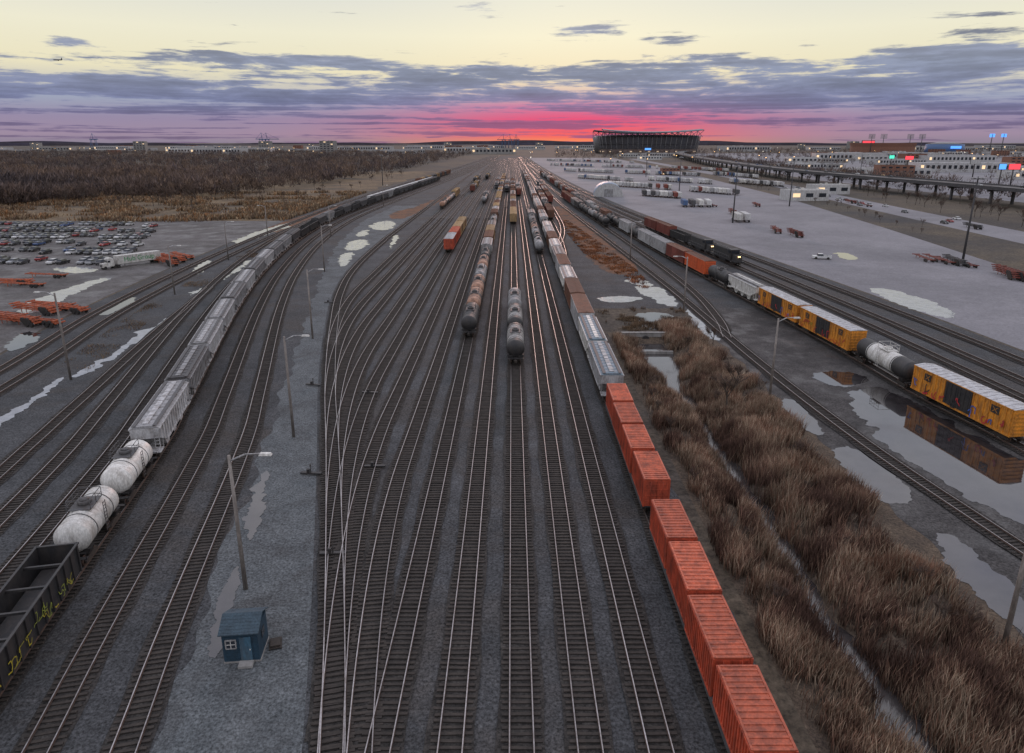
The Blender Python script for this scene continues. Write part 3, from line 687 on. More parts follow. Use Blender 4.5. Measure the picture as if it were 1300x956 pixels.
for (rs,L_g,zc,mts,n_,wd,yo) in ((5,6.5,1.8,[YELG,YEL],9,.04,3.6),(9,5,1.9,[YEL],7,.045,-3.5),(12,3,2.6,[YELG],4,.03,.5)):
    c=bpy.data.objects.new('graffiti',graffiti(rs,L_g,zc,mts,n_,wd,.26,.42)); COL.objects.link(c); c.parent=gon; c.location=(1.73,yo,0)

# ------------------------------------------------------------------ hut
def hut():
    x,y=G(314,826); w=MB().box(0,0,1.3,2.5,2.4,2.4); w.prismx([(-1.2,2.5),(1.2,2.5),(0,3.15)],-1.2,1.2)
    for i in range(9): w.box(0,-1.21,.35+i*.26,2.5,.04,.03); 
    r=MB()
    for s in (-1,1): r.prismx([(0,3.24),(0,3.30),(s*1.45,2.56),(s*1.45,2.48)][::s],-1.4,1.4)
    for k in range(6): 
        for s in (-1,1): r.box(0,s*(.2+k*.22),3.29-(.2+k*.22)*.505,2.8,.03,.03)
    d=MB().box(.35,-1.24,1.15,.8,.06,2.0).box(.65,-1.29,1.1,.06,.05,.1,1)
    wn=MB().box(-.65,-1.24,1.6,.6,.06,.6).box(-.65,-1.28,1.6,.04,.03,.6,1).box(-.65,-1.28,1.6,.6,.03,.04,1)
    wn2=MB().box(1.27,0,1.6,.06,.7,.6)
    fr=MB().box(-.65,-1.25,1.95,.76,.08,.08).box(-.65,-1.25,1.26,.76,.08,.08).box(-1.0,-1.25,1.6,.08,.08,.62).box(-.3,-1.25,1.6,.08,.08,.62)
    st=MB().box(.35,-1.6,.12,1.0,.6,.2).box(0,0,.06,2.6,2.5,.12)
    thing('hut','small blue wooden yard hut with gabled shingle roof','hut',(x,y,.03),.1,[('wall',w.mesh('wall',BLUEHUT)),('roof',r.mesh('roof',HUTROOF)),('door',d.mesh('door',[paint('door_blue',(.05,.12,.18)),WHITE])),('window',wn.mesh('window',[GLASS,WHITE])),('window',wn2.mesh('window',[GLASS])),('window_frame',fr.mesh('window_frame',LGREY)),('step',st.mesh('step',CONC))])
    thing('pallet','wooden pallet lying beside the blue hut','pallet',(x+1.9,y+.6,.05),.3,mesh=MB().box(0,0,.1,.9,1.2,.04).box(-.4,0,.04,.08,1.2,.1).box(.4,0,.04,.08,1.2,.1).box(0,0,.2,.7,.9,.12).mesh('pallet',DARK))
hut()
# ------------------------------------------------------------------ poles & lamps
def lamp_post(x,y,h,arm=2.4,side=1,group='yard lamp posts'):
    k=('lp',round(h),arm,side)
    def fn():
        p=MB().cyl((0,0,0),(0,0,h),.20,.13,n=8); a=MB(); hd=MB(); s=side
        a.cyl((0,0,h-.5),(s*arm*.5,0,h+.1),.08,n=6).cyl((s*arm*.5,0,h+.1),(s*arm,0,h+.15),.07,n=6)
        hd.box(s*(arm+.3),0,h+.12,1.0,.4,.18,top=(.8,.7)); hd.box(s*(arm+.3),0,h+.02,.6,.28,.05,1)
        return [('post',p.mesh('post',POLE)),('arm',a.mesh('arm',LGREY)),('lamp_head',hd.mesh('lamp_head',[WHITE,WHITE]))]
    thing('lamp_post','tall slender lamp post with a curved arm','lamp post',(x,y,0),0,cached(k,fn),group)
for (u,v,h,s) in ((312,748,12.3,1),(373,555,13.3,1),(397,430,13,1),(90,482,14,-1),(222,374,12,1),(290,330,12,1),(977,505,12.3,1),(1275,818,13,1),(868,394,12,-1),(412,345,13,1),(420,300,12,1),(487,262,12,1),(800,330,12,1),(340,300,12,-1)):
    x,y=G(u,v); lamp_post(x,y,h,2.3 if u!=312 else 2.6,s)
def tower():
    p=MB().cyl((0,0,0),(0,0,26),.38,.18,n=10); h=MB()
    h.cyl((0,0,25.4),(0,0,25.7),1.3,n=12)
    for i in range(8): t=i*math.pi/4; h.box(1.5*math.cos(t),1.5*math.sin(t),25.3,.5,.35,.4,rz=t)
    return [('mast',p.mesh('mast',CONCD)),('lamp_ring',h.mesh('lamp_ring',[GREY]))]
for (u,v) in ((1222,332),(930,283),(1002,262),(862,245),(820,225),(775,213),(740,206),(1090,235),(486,236)):
    x,y=G(u,v); thing('light_tower','very tall high-mast floodlight tower','light tower',(x,y,0),0,cached('tower',tower),'floodlight towers')
def sw():
    return MB().box(0,0,.25,.4,2.4,.14).box(0,.3,.5,.25,.3,.4).cyl((0,0,.2),(0,0,1.1),.05,n=6).mesh('base',BLACK), MB().box(0,0,1.15,.25,.04,.25).mesh('target',DARK)
a_,b_=sw()
for (u,v) in ((395,603),(476,594),(398,490),(423,705),(470,500),(418,385)):
    x,y=G(u,v); thing('switch_stand','low black switch stand beside the ladder track','switch stand',(x,y,.02),rr.uniform(1.3,1.8),[('base',a_),('target',b_)],'switch stands')

# ------------------------------------------------------------------ road vehicles
def car_mesh(col):
    b=MB(); b.prismx([(-2.2,.35),(2.2,.35),(2.25,.75),(2.1,.9),(1.0,.98),(-1.9,1.0),(-2.25,.85)],-.88,.88)
    b.box(0,-.4,1.2,1.6,2.7,.5,1,top=(.86,.68)); b.box(0,-.4,1.46,1.34,1.78,.05,0)
    for x in (-.85,.85):
        for y in (-1.4,1.4): b.cyl((x-.1,y,.33),(x+.1,y,.33),.33,n=10,mi=2)
    b.box(-.6,2.25,.7,.4,.06,.15,3).box(.6,2.25,.7,.4,.06,.15,3)
    return b.mesh('parked_car',[col,GLASS,TYRE,WHITE])
CC=[paint('car_'+n,c,.3,(.2,.2,.2),.2) for n,c in (('white',(.6,.6,.6)),('silver',(.32,.33,.35)),('grey',(.12,.125,.13)),('black',(.02,.02,.022)),('blue',(.04,.08,.2)),('red',(.3,.03,.03)),('charcoal',(.06,.06,.065)))]
CN=['white','silver','grey','black','blue','red','charcoal']; CMs=[car_mesh(c) for c in CC]
cnt=0
for Y0 in (208,213.5,227,232.5,246,251.5,265,270.5,284,289.5,303,308.5):
    xl=-Y0*.80; xr=-120-(Y0-208)*.38; x=xl
    while x<xr and cnt<285:
        if rr.random()<.8 and not (math.sin(x*.11+Y0)>.85):
            i=rr.choices(range(7),[3,3,3,4,1,.8,4])[0]
            thing('parked_car',f'{CN[i]} car parked in a crowded lot','car',(x,Y0+rr.uniform(-.5,.5)+(x+118)*-.04,.03),rr.uniform(-.07,.07)+(math.pi if rr.random()<.5 else 0),mesh=CMs[i],group='cars parked in rows'); cnt+=1
        x+=3.1
def semi():
    t=MB().box(0,0,2.55,2.55,14.6,2.75)
    for k in range(15):
        for s in (-1,1): t.box(s*1.29,-7+k,2.55,.03,.05,2.6)
    t.box(0,0,1.05,1.0,14,.25,1).box(0,4.5,.7,.3,.1,.8,1)
    wh=MB().cyl((-.25,0,.5),(.25,0,.5),.5,n=14).mesh('wheel',TYRE)
    c=MB().box(0,9.4,2.1,2.4,2.2,2.6,top=(.92,.85)).box(0,11.2,1.3,2.2,1.7,1.3,top=(.9,.9)).box(0,9.4,3.5,2.2,1.6,.3,top=(.8,.6)).box(0,8,.9,1.0,4,.3,2)
    c.box(0,10.42,2.55,1.9,.12,.7,1).box(-1.17,9.9,2.5,.06,.8,.6,1).box(1.17,9.9,2.5,.06,.8,.6,1).box(0,12.07,1.2,1.4,.06,.8,2)
    out=[('trailer_box',t.mesh('trailer_box',[WHITE,DGREY])),('cab',c.mesh('cab',[WHITE,GLASS,DGREY]))]
    for y in (-6.2,-5.0,7.0,8.2,11.2):
        for x in (-1.05,1.05): out.append(('wheel',wh,(x,y,0)))
    return out
x,y=G(176,336)
s_=thing('semi_truck','white semi truck and trailer with green lettering','truck',(x,y,.03),math.radians(180-35),semi(),None,scale=.9)
for sgn in (-1,1):
    cc=bpy.data.objects.new('lettering',text('Hub Group',2.2,GREEN)); COL.objects.link(cc); cc.parent=s_; cc.location=(sgn*1.32,0,1.9); cc.rotation_euler=(math.pi/2,0,sgn*math.pi/2)
b=MB().box(0,0,.75,1.95,5.6,.6).box(0,.5,1.35,1.75,1.9,.65,1,top=(.85,.75)).box(0,.5,1.7,1.5,1.4,.05).box(-.93,-1.7,1.1,.1,2.0,.25).box(.93,-1.7,1.1,.1,2.0,.25).box(0,-2.75,1.1,1.9,.1,.25).box(0,-1.7,1.03,1.7,1.9,.05,2)
for xx in (-.9,.9):
    for yy in (-1.8,1.8): b.cyl((xx-.13,yy,.4),(xx+.13,yy,.4),.4,n=12,mi=2)
pk=b.mesh('pickup',[paint('pickup_white',(.7,.7,.7),.35,(.3,.3,.3),.2),GLASS,TYRE]); x,y=G(1043,329)
thing('pickup_truck','white pickup driving across the asphalt lot','pickup truck',(x,y,.04),math.radians(75),mesh=pk)
def chassis(col,n):
    b=MB()
    for k in range(n):
        z=.9+k*.45
        for s in (-1,1): b.box(s*.45,k*.5,z,.16,12,.22); b.box(0,s*5.8+k*.5,z+.05,2.4,.22,.25)
        b.box(0,k*.5,z,2.2,.15,.15).box(0,3+k*.5,z,.9,.15,.15)
        for y in (-4.6,-3.4):
            for x in (-1.0,1.0): b.cyl((x-.18,y+k*.5,z-.4),(x+.18,y+k*.5,z-.4),.48,n=12,mi=1)
    b.box(-.5,4.2,.45,.12,.12,.9).box(.5,4.2,.45,.12,.12,.9)
    return b.mesh('chassis_stack',[col,TYRE])
cO=[chassis(CHORG,k) for k in (1,2,3)]; cD=[chassis(MAROON,k) for k in (1,3,4)]+[chassis(DGREY,3)]
for (u,v,k,a) in ((15,361,1,85),(30,364,0,80),(48,398,2,70),(68,392,1,75),(25,412,2,72),(48,413,1,76),(8,405,1,70),(212,336,2,50),(220,332,2,55),(232,328,1,50),(60,352,0,80),(85,396,1,70)):
    x,y=G(u,v); thing('trailer_chassis','orange container chassis stacked on wet asphalt','trailer chassis',(x,y,.03),math.radians(a),mesh=cO[k],group='orange container chassis')
for (u,v) in ((1172,330),(1185,330),(1198,333),(1212,335),(1225,337),(1278,352),(1290,354),(1302,357),(1100,262),(1235,290),(985,295),(1010,300),(700,222),(905,262),(930,272),(880,258),(1080,258),(960,262)):
    x,y=G(u,v); thing('trailer_chassis','dark stacked container chassis on the lot','trailer chassis',(x,y,.04),math.radians(rr.uniform(-12,0)),mesh=rr.choice(cD),group='stacked container chassis')
def trailer(col):
    b=MB().box(0,0,2.6,2.5,14,2.7).box(0,0,1.1,1.1,13.6,.25,1)
    for k in range(8):
        for s in (-1,1): b.box(s*1.27,-6.3+k*1.8,2.6,.04,.08,2.6)
        b.box(0,-6.3+k*1.8,3.97,2.4,.08,.04)
    for y in (-5.8,-4.5):
        for x in (-1,1): b.cyl((x-.2,y,.5),(x+.2,y,.5),.5,n=10,mi=1)
    for x in (-.8,.8): b.box(x,3.8,.5,.12,.12,1.0,1)
    return b.mesh('container_trailer',[col,TYRE])
TM=[trailer(c) for c in (CONTW,WHITE,LGREY,CONTB,MAROON,DGREY)]
TMn=['white','white','grey','blue','maroon','dark']
rows=[((935,281),(968,281)),((868,262),(908,262)),((812,248),(868,252)),((775,236),(855,241)),((878,243),(940,248)),((735,226),(805,231)),((825,229),(905,234)),((925,232),(995,237)),((715,217),(780,220)),((795,220),(890,224)),((905,222),(965,227)),((700,210),(755,212)),((765,212),(840,214)),((850,214),(925,218)),((695,204),(790,207)),((800,207),(890,210)),((1000,262),(1040,266)),((720,222),(800,225)),((830,216),(900,219))]
n_=0
for (a0,b0) in rows:
    x0,y0=G(*a0); x1,y1=G(*b0); Lr=math.hypot(x1-x0,y1-y0); k=max(2,int(Lr/3.7))
    for i in range(k):
        if rr.random()<.15 or n_>280: continue
        t=i/k; x=x0+(x1-x0)*t; y=y0+(y1-y0)*t
        if 54<x<80 and 455<y<505: continue
        j=rr.choices(range(6),[4,3,3,1,1,1.5])[0]
        thing('container_trailer',f'{TMn[j]} container trailer parked on the asphalt lot','trailer',(x,y+rr.uniform(-1,1),.04),rr.choice((0,math.pi))-.12,mesh=TM[j],group='trailers parked in rows'); n_+=1
for i in range(36):
    y=rr.uniform(235,700); lane=rr.uniform(.12,.88); xl=np.interp(y,[0,272,388,600,1600],[172,190,200,222,262]); xr=np.interp(y,[0,272,388,600,1600],[192,213,222,242,280])
    k=rr.choices(range(7),[4,4,3,3,1,.7,3])[0]; thing('car',f'{CN[k]} car driving on the highway','car',(xl+(xr-xl)*lane,y,.06),-.08+(0 if lane>.5 else math.pi),mesh=CMs[k],group='cars on the highway')

# storage dome
b=MB(); n=14
for j,yy in enumerate((-14,14)):
    for i in range(n+1):
        t=math.pi*i/n; b.v.append((10*math.cos(t),yy,9*math.sin(t)**.9))
for i in range(n): b.face((i,i+1,n+1+i+1,n+1+i),0,True)
b.face(tuple(range(n,-1,-1)),1); b.face(tuple(range(n+1,2*n+2)),1)
dd=MB().box(0,-14.1,2.6,6,.2,5.2)
x,y=G(775,250); thing('fabric_shelter','rounded white and blue fabric storage shelter','shelter',(x,y+14,0),-.1,[('cover',b.mesh('cover',[paint('fabric_blue',(.35,.45,.58),.5),CONTW])),('door',dd.mesh('door',[GREY]))])

# ------------------------------------------------------------------ buildings
def building(w,d,h,wall,roofm,rows,key):
    def fn():
        b=MB().box(0,0,h/2,w,d,h); 
        for s in (-1,1): b.box(0,s*(d/2-.2),h+.4,w,.4,.8).box(s*(w/2-.2),0,h+.4,.4,d-.8,.8)
        r=MB().box(0,0,h+.05,w-.8,d-.8,.1)
        for i in range(3): r.box((i-1)*w*.28,(.2 if i%2 else -.2)*d,h+.9,w*.06,d*.08,1.6)
        out=[('wall',b.mesh('wall',wall)),('roof',r.mesh('roof',roofm))]
        lit=emis('lit_window'+key,(1,.7,.4),.8)
        for s in (-1,1):
            g=MB()
            for k in range(rows):
                z=h*(k+.6)/rows; nb=max(3,int(w/7))
                for i in range(nb): g.box(-w/2+w*(i+.5)/nb,s*(d/2+.05),z,w/nb*.55,.12,h/rows*.4,1 if (i*7+k*3)%11==0 else 0)
            out.append(('window',g.mesh('window',[GLASS,lit])))
        return out
    return cached(('bld',key),fn)
BT=[building(60,35,9,CONTW,LGREY,1,'a'),building(90,40,10,CONC,GREY,1,'b'),building(40,25,14,BRICK,DGREY,3,'c'),building(30,24,26,CONC,GREY,6,'d'),building(120,45,12,LGREY,LGREY,1,'e'),building(26,14,6,CONTW,WHITE,1,'f')]
BL=['white flat-roofed warehouse in industrial area','grey concrete warehouse with rows of doors','low dark-roofed brick industrial building','mid-rise grey concrete block with windows','long grey flat-roofed warehouse building','small white flat-roofed site office']
def bld(i,x,y,rz=0,s=1): thing('building',BL[i],'building',(x,y,0),rz,BT[i],'industrial buildings',scale=s)
bld(5,*G(1020,254),.1); bld(5,*G(1050,246),.1); bld(5,*G(235,240),.3,.9); bld(2,*G(850,222),0,.5)
for i in range(52):
    y=rr.uniform(720,2300); x=rr.uniform(.36,.80)*y+40
    bld(rr.choice([0,0,1,4,2,0]),x,y,rr.uniform(-.25,.1),rr.uniform(.6,1.1))
for i in range(56):
    y=rr.uniform(2200,4200); x=rr.uniform(-.78,.0)*y
    bld(rr.choice([0,1,4,3,2,4]),x,y,rr.uniform(-.3,.3),rr.uniform(.8,1.6))
for i in range(30):
    y=rr.uniform(2700,4600); x=rr.uniform(.02,.8)*y; bld(rr.choice([0,1,4,3,2]),x,y,rr.uniform(-.3,.3),rr.uniform(.9,1.7))
for i in range(7): bld(rr.choice([0,1,4]),rr.uniform(.17,.25)*1700,rr.uniform(1500,2000),0,.8)

# viaduct
vp=Path([(318,240),(303,330),(292,450),(281,580),(279,720),(298,950),(352,1375),(450,1900),(640,2500)])
p=vp.p; t=np.gradient(p,axis=0); t/=np.hypot(t[:,0],t[:,1])[:,None]; n=np.c_[t[:,1],-t[:,0]]
def sweep(o0,o1,z0,z1):
    b=MB()
    for i in range(len(p)):
        a=p[i]+n[i]*o0; c=p[i]+n[i]*o1; b.v+=[(a[0],a[1],z0),(a[0],a[1],z1),(c[0],c[1],z1),(c[0],c[1],z0)]
        if i:
            o=4*(i-1)
            for k in range(4): j=(k+1)%4; b.face((o+k,o+4+k,o+4+j,o+j))
    return b
parts=[('deck',sweep(-11,11,8.8,10).mesh('deck',CONCD)),('parapet',sweep(-11,-10.7,10.004,10.9).mesh('parapet',CONCD)),('parapet',sweep(10.7,11,10.004,10.9).mesh('parapet',CONCD)),('road_surface',sweep(-10.6,10.6,10.01,10.05).mesh('road_surface',M_asph2))]
pm=MB().box(-7,0,3.8,1.3,1.3,7.6).box(7,0,3.8,1.3,1.3,7.6).box(0,0,8.2,20,1.6,1.0).mesh('pier',CONCD)
for s in np.arange(10,vp.L-10,34):
    x,y=vp.at(s); x2,y2=vp.at(s+3); parts.append(('pier',pm,(x,y,0),(0,0,-math.atan2(x2-x,y2-y))))
thing('viaduct','long elevated concrete highway viaduct on piers','viaduct',(0,0,0),0,parts[:90])
for i in range(36):
    s=rr.uniform(10,1600); x,y=vp.at(s); x2,y2=vp.at(s+2); o=rr.choice((-8,-4,4,8)); h=-math.atan2(x2-x,y2-y); k=rr.randrange(7)
    thing('car',f'{CN[k]} car driving on the viaduct','car',(x+o*math.cos(h),y+o*math.sin(h),10.06),h+(0 if o>0 else math.pi),mesh=CMs[k],group='cars on the viaduct')

# stadium
def stadium():
    A,Bq=168,125; n=72; b=MB(); 
    def hh(t): return 44+14*abs(math.sin(t))**.4
    lev=[(1.0,0,1),(1.0,14,0),(1.015,16,1),(1.02,28,0),(1.045,31,1),(1.06,None,2)]
    m0=len(lev)+2
    for i in range(n):
        t=2*math.pi*i/n; sq=1/ (abs(math.cos(t))**5+abs(math.sin(t))**5)**.2
        for (k,z,_) in lev: b.v.append((A*k*math.cos(t)*sq*.93,Bq*k*math.sin(t)*sq*.93,hh(t) if z is None else z))
        for (k,z) in ((1.02,hh(t)+1.5),(.55,6)): b.v.append((A*k*math.cos(t)*sq*.93,Bq*k*math.sin(t)*sq*.93,z))
    mi=[1,0,2,0,2,0,3]
    for i in range(n):
        j=(i+1)%n
        for k in range(m0-1): b.face((m0*i+k,m0*j+k,m0*j+k+1,m0*i+k+1),mi[k])
    bowl=b.mesh('bowl',[paint('stadium_steel',(.17,.17,.20),.6,sc_=.05),paint('stadium_brick',(.26,.19,.17),.8,sc_=.05),paint('stadium_dark',(.07,.07,.085),.7,sc_=.05),paint('stadium_seats',(.05,.12,.11),.8,sc_=.05)])
    c=MB()
    for i in range(n):
        t=2*math.pi*i/n; sq=1/ (abs(math.cos(t))**5+abs(math.sin(t))**5)**.2*.93
        c.cyl((A*1.02*math.cos(t)*sq,Bq*1.02*math.sin(t)*sq,0),(A*1.09*math.cos(t)*sq,Bq*1.09*math.sin(t)*sq,hh(t)),.9,n=5)
    g=MB()
    for i in range(n):
        t=2*math.pi*(i+.5)/n; sq=1/ (abs(math.cos(t))**5+abs(math.sin(t))**5)**.2*.93
        if i%2: g.box(A*1.006*math.cos(t)*sq,Bq*1.006*math.sin(t)*sq,7,7,1.0,3,rz=t+math.pi/2)
    rf=MB()
    for s in (-1,1):
        for k in range(-8,8):
            x0=k*20; x1=x0+20; z0=64+abs(x0/160)**2*8; z1=64+abs(x1/160)**2*8; ya=s*Bq*1.12; yb=s*Bq*.80; o=len(rf.v)
            rf.v+=[(x0,ya,z0),(x1,ya,z1),(x1,yb,z1+3),(x0,yb,z0+3),(x0,ya,z0+2.5),(x1,ya,z1+2.5),(x1,yb,z1+5.5),(x0,yb,z0+5.5)]
            for q in ((0,1,2,3),(4,5,6,7),(0,1,5,4),(2,3,7,6)): rf.face(tuple(o+i for i in q))
            rf.cyl((x0,ya,z0),(x0,s*Bq*1.0,52),1.1,n=5).cyl((x0,ya,z0),(x0+20,s*Bq*1.0,52),.8,n=5).cyl((x1,ya,z1),(x0,s*Bq*1.0,52),.8,n=5)
    return [('bowl',bowl),('column_ring',c.mesh('column_ring',GREY)),('concourse_glow',g.mesh('concourse_glow',[emis('concourse',(1,.75,.5),.35)])),('canopy',rf.mesh('canopy',[paint('canopy_steel',(.15,.16,.21),.5,sc_=.05)]))]
thing('stadium','large dark steel football stadium with winged canopies','stadium',(448,2400,0),.0,stadium())
def ballpark():
    n=40; b=MB()
    for i in range(n+1):
        t=math.pi*1.45*i/n-.2*math.pi
        for k,z in ((1,0),(1,22),(1.04,34),(.6,5)): b.v.append((95*k*math.cos(t),-95*k*math.sin(t),z))
    for i in range(n):
        for k in range(3): o=4*i+k; b.face((o,o+4,o+5,o+1),1 if k==2 else 0)
    out=[('bowl',b.mesh('bowl',[BRICK,CONTB]))]
    L=MB().cyl((0,-70,0),(0,-70,58),1.4,.9,n=6)
    for k in range(5): L.box(0,-70,48+k*3,22,1,1.6,1)
    lm=L.mesh('light_rack',[DGREY,GREY])
    for x in (-85,-45,45,85): out.append(('light_rack',lm,(x,0,0)))
    return out+[('scoreboard',MB().box(0,80,30,46,3,24).mesh('scoreboard',DGREY)),('screen',MB().box(0,78,30,42,.5,20).mesh('screen',SCR_R))]
thing('ballpark','brick baseball park with light racks and scoreboard','ballpark',(1215,2330,0),.1,ballpark())
b=MB().cyl((0,0,0),(0,0,30),60,56,n=32).cyl((0,0,30),(0,0,36),56,20,n=32,mi=1)
thing('arena','round arena with a glowing blue screen','arena',(1450,2380,0),0,[('wall',b.mesh('arena_wall',[CONTB,GREY])),('screen',MB().box(0,-62,20,34,2,8).mesh('screen',SCR_B))])
lm=MB().cyl((0,0,0),(0,0,60),1.3,n=6).box(0,0,56,16,1,10,1).mesh('light_rack',[DGREY,SCR_B])
for dx in (-18,18): thing('floodlight_rack','tall steel floodlight rack glowing blue','floodlights',(1500+dx,2200,0),0,mesh=lm)
for (u,v,hz,w_,m) in ((1283,236,14,11,SCR_R),(1268,236,14,7,SCR_B),(1152,216,14,12,SCR_R),(1130,214,14,8,SCR_G),(822,200,18,16,SCR_B),(742,198,18,30,CONTW),(1235,225,14,12,CONTW)):
    x,y=G(u,v); thing('billboard','lit roadside billboard on a steel post','billboard',(x,y,0),.1,[('post',MB().cyl((0,.6,0),(0,.6,hz),.6,n=8).mesh('post',DGREY)),('panel',MB().box(0,0,hz+2,w_,.6,5).mesh('panel',DGREY)),('screen',MB().box(0,-.35,hz+2,w_-.6,.1,4.4).mesh('screen',m))],'billboards')
slp=MB().cyl((0,0,0),(0,0,11),.2,.12,n=5).box(.9,0,11,1.8,.15,.15).mesh('post',DGREY)
hdA=MB().box(1.9,0,10.9,1.2,.7,.45).mesh('lamp_head',LAMP); hdB=MB().box(1.9,0,10.9,1.2,.7,.45).mesh('lamp_head',LAMPW)
for i in range(96):
    y=rr.uniform(1100,3400); x=rr.uniform(.02,.78)*y if i<58 else -rr.uniform(.0,.78)*y
    if i>=58: y=rr.uniform(1900,3400)
    thing('street_lamp','lit street lamp in the distant industrial area','street lamp',(x,y,0 if i<58 else 6),rr.uniform(0,6),[('post',slp),('lamp_head',rr.choice((hdA,hdA,hdB)))],'distant lit street lamps')
def crane():
    b=MB()
    for x in (-14,14):
        for y in (-10,10): b.cyl((x,y,0),(x*.7,y*.7,48),1.6,1.2,n=5)
    b.box(0,0,48,26,20,2).box(0,-8,50,4,90,3).cyl((0,0,50),(0,4,78),1.2,n=5).cyl((0,4,78),(0,-50,51),.5,n=4).cyl((0,4,78),(0,35,51),.5,n=4)
    return b.mesh('port_crane',[CONTB])
cm=crane()
for (u,yy) in ((346,3300),(352,3330),(640,3900),(648,3900),(655,3920),(140,3500)):
    thing('port_crane','blue gantry port crane on the skyline','crane',((u-650)/F*yy,yy,0),rr.uniform(0,3),mesh=cm,group='port cranes')
b=MB(); o=0
for k,(R,hm) in enumerate(((9000,45),(14000,85))):
    for i in range(121):
        a=-1.0+2.0*i/120; h=hm*(.45+.3*math.sin(a*7+k)+.15*math.sin(a*23+k*2)+.1*math.sin(a*51)); x,y=R*math.sin(a),R*math.cos(a); o=len(b.v); b.v+=[(x,y,-5),(x,y,max(4,h)),(x*1.08,y*1.08,-5)]
        if i: b.face((o-3,o,o+1,o-2),0,True); b.face((o-2,o+1,o+2,o-1),0,True)
structure('hills',b.mesh('hills',paint('far_hills',(.06,.055,.085),.95,sc_=.001)),'low dark hills along the horizon')
def plane():
    b=MB().lathe_y([(-18,.1),(-15,1.2),(-10,1.9),(10,1.9),(14,1.5),(17,.5),(17.5,.05)],0,10)
    b.prism([(-17,-.2),(0,-.6),(17,-.2),(17,0),(0,-.1),(-17,0)],-4,0).prism([(-6,.6),(6,.6),(6,.8),(-6,.8)],-17,-14.5)
    b.prismx([(-18,.5),(-13,1.5),(-15.5,7),(-17.5,7)],-.2,.2).cyl((-6,0,-1.6),(-6,4,-1.6),.9,n=8).cyl((6,0,-1.6),(6,4,-1.6),.9,n=8)
    return b.mesh('airplane',DGREY)
D=2600; yv=76-434; ray=Vector((73-650,F*CP-yv*SP,-F*SP-yv*CP)); ray*=D/ray.y
thing('airplane','small airliner flying above the clouds at dusk','airplane',(ray.x,ray.y,H+ray.z),math.radians(85),mesh=plane())

# ------------------------------------------------------------------ trees
def tree(seed,h):
    r=random.Random(seed); t=MB(); c=MB(); tips=[]
    def limb(p,d,L,rad,lev):
        q=p+d*L; t.cyl(p,q,rad,rad*.6,n=5 if lev<2 else 3,cap=False)
        if lev>=3: tips.append((q,d)); return
        for k in range(4 if lev<2 else 3):
            dd=(d+Vector((r.uniform(-1,1),r.uniform(-1,1),r.uniform(-.1,.7)))*.75).normalized(); limb(p+(q-p)*r.uniform(.55,1),dd,L*r.uniform(.55,.8),rad*.55,lev+1)
    limb(Vector((0,0,-.2)),Vector((r.uniform(-.06,.06),r.uniform(-.06,.06),1)).normalized(),h*.38,h*.018,0)
    for q,d in tips:
        for k in range(9):
            dd=(d+Vector((r.uniform(-1,1),r.uniform(-1,1),r.uniform(-.3,.9)))).normalized(); L=h*r.uniform(.06,.15); s=dd.orthogonal().normalized()*h*.0045
            o=len(c.v); s0=q+d*r.uniform(-.6,.2); c.v+=[tuple(s0-s),tuple(s0+s),tuple(s0+dd*L)]; c.face((o,o+1,o+2))
    return [('trunk',t.mesh('trunk',BARK)),('crown',c.mesh('crown',TWIG))]
TT=[tree(s,10) for s in range(6)]
def addtree(x,y,h,z=0): thing('tree','bare brown winter tree with twiggy crown','tree',(x,y,z),rr.uniform(0,6),rr.choice(TT),'bare winter trees',scale=h/10)
for i in range(120):
    y=rr.uniform(385,640); x=-rr.uniform(.30,.80)*y
    if x>-170-(y-400)*.1: x-=60
    addtree(x,y,rr.uniform(7,14))
for i in range(45): y=rr.uniform(400,800); addtree(rr.uniform(-210,-118),y,rr.uniform(4,9))
for i in range(60): 
    y=rr.uniform(300,800); xl=np.interp(y,[0,272,388,600,1600],[192,213,222,242,280]); addtree(rr.uniform(xl+6,xl+48),y,rr.uniform(7,11))
for i in range(40):
    y=rr.uniform(240,650); xl=np.interp(y,[195,300,478,900],[147,163,186,215]); addtree(rr.uniform(xl+5,xl+18),y,rr.uniform(2.5,4.5))
for (u,v,h) in ((922,520,7.5),(935,500,6.5),(905,440,5)): addtree(*G(u,v),h)
for i in range(26):
    y=rr.uniform(36,125); x=rr.choice((rr.uniform(19.5,23),rr.uniform(29.5,37),rr.uniform(29.5,37))); thing('shrub','low bare twiggy shrub among the reeds','shrub',(x,y,gz(x,y)),rr.uniform(0,6),rr.choice(TT),'bare shrubs in the reeds',scale=(.22,.22,.2) if rr.random()<.5 else (.3,.3,.27))
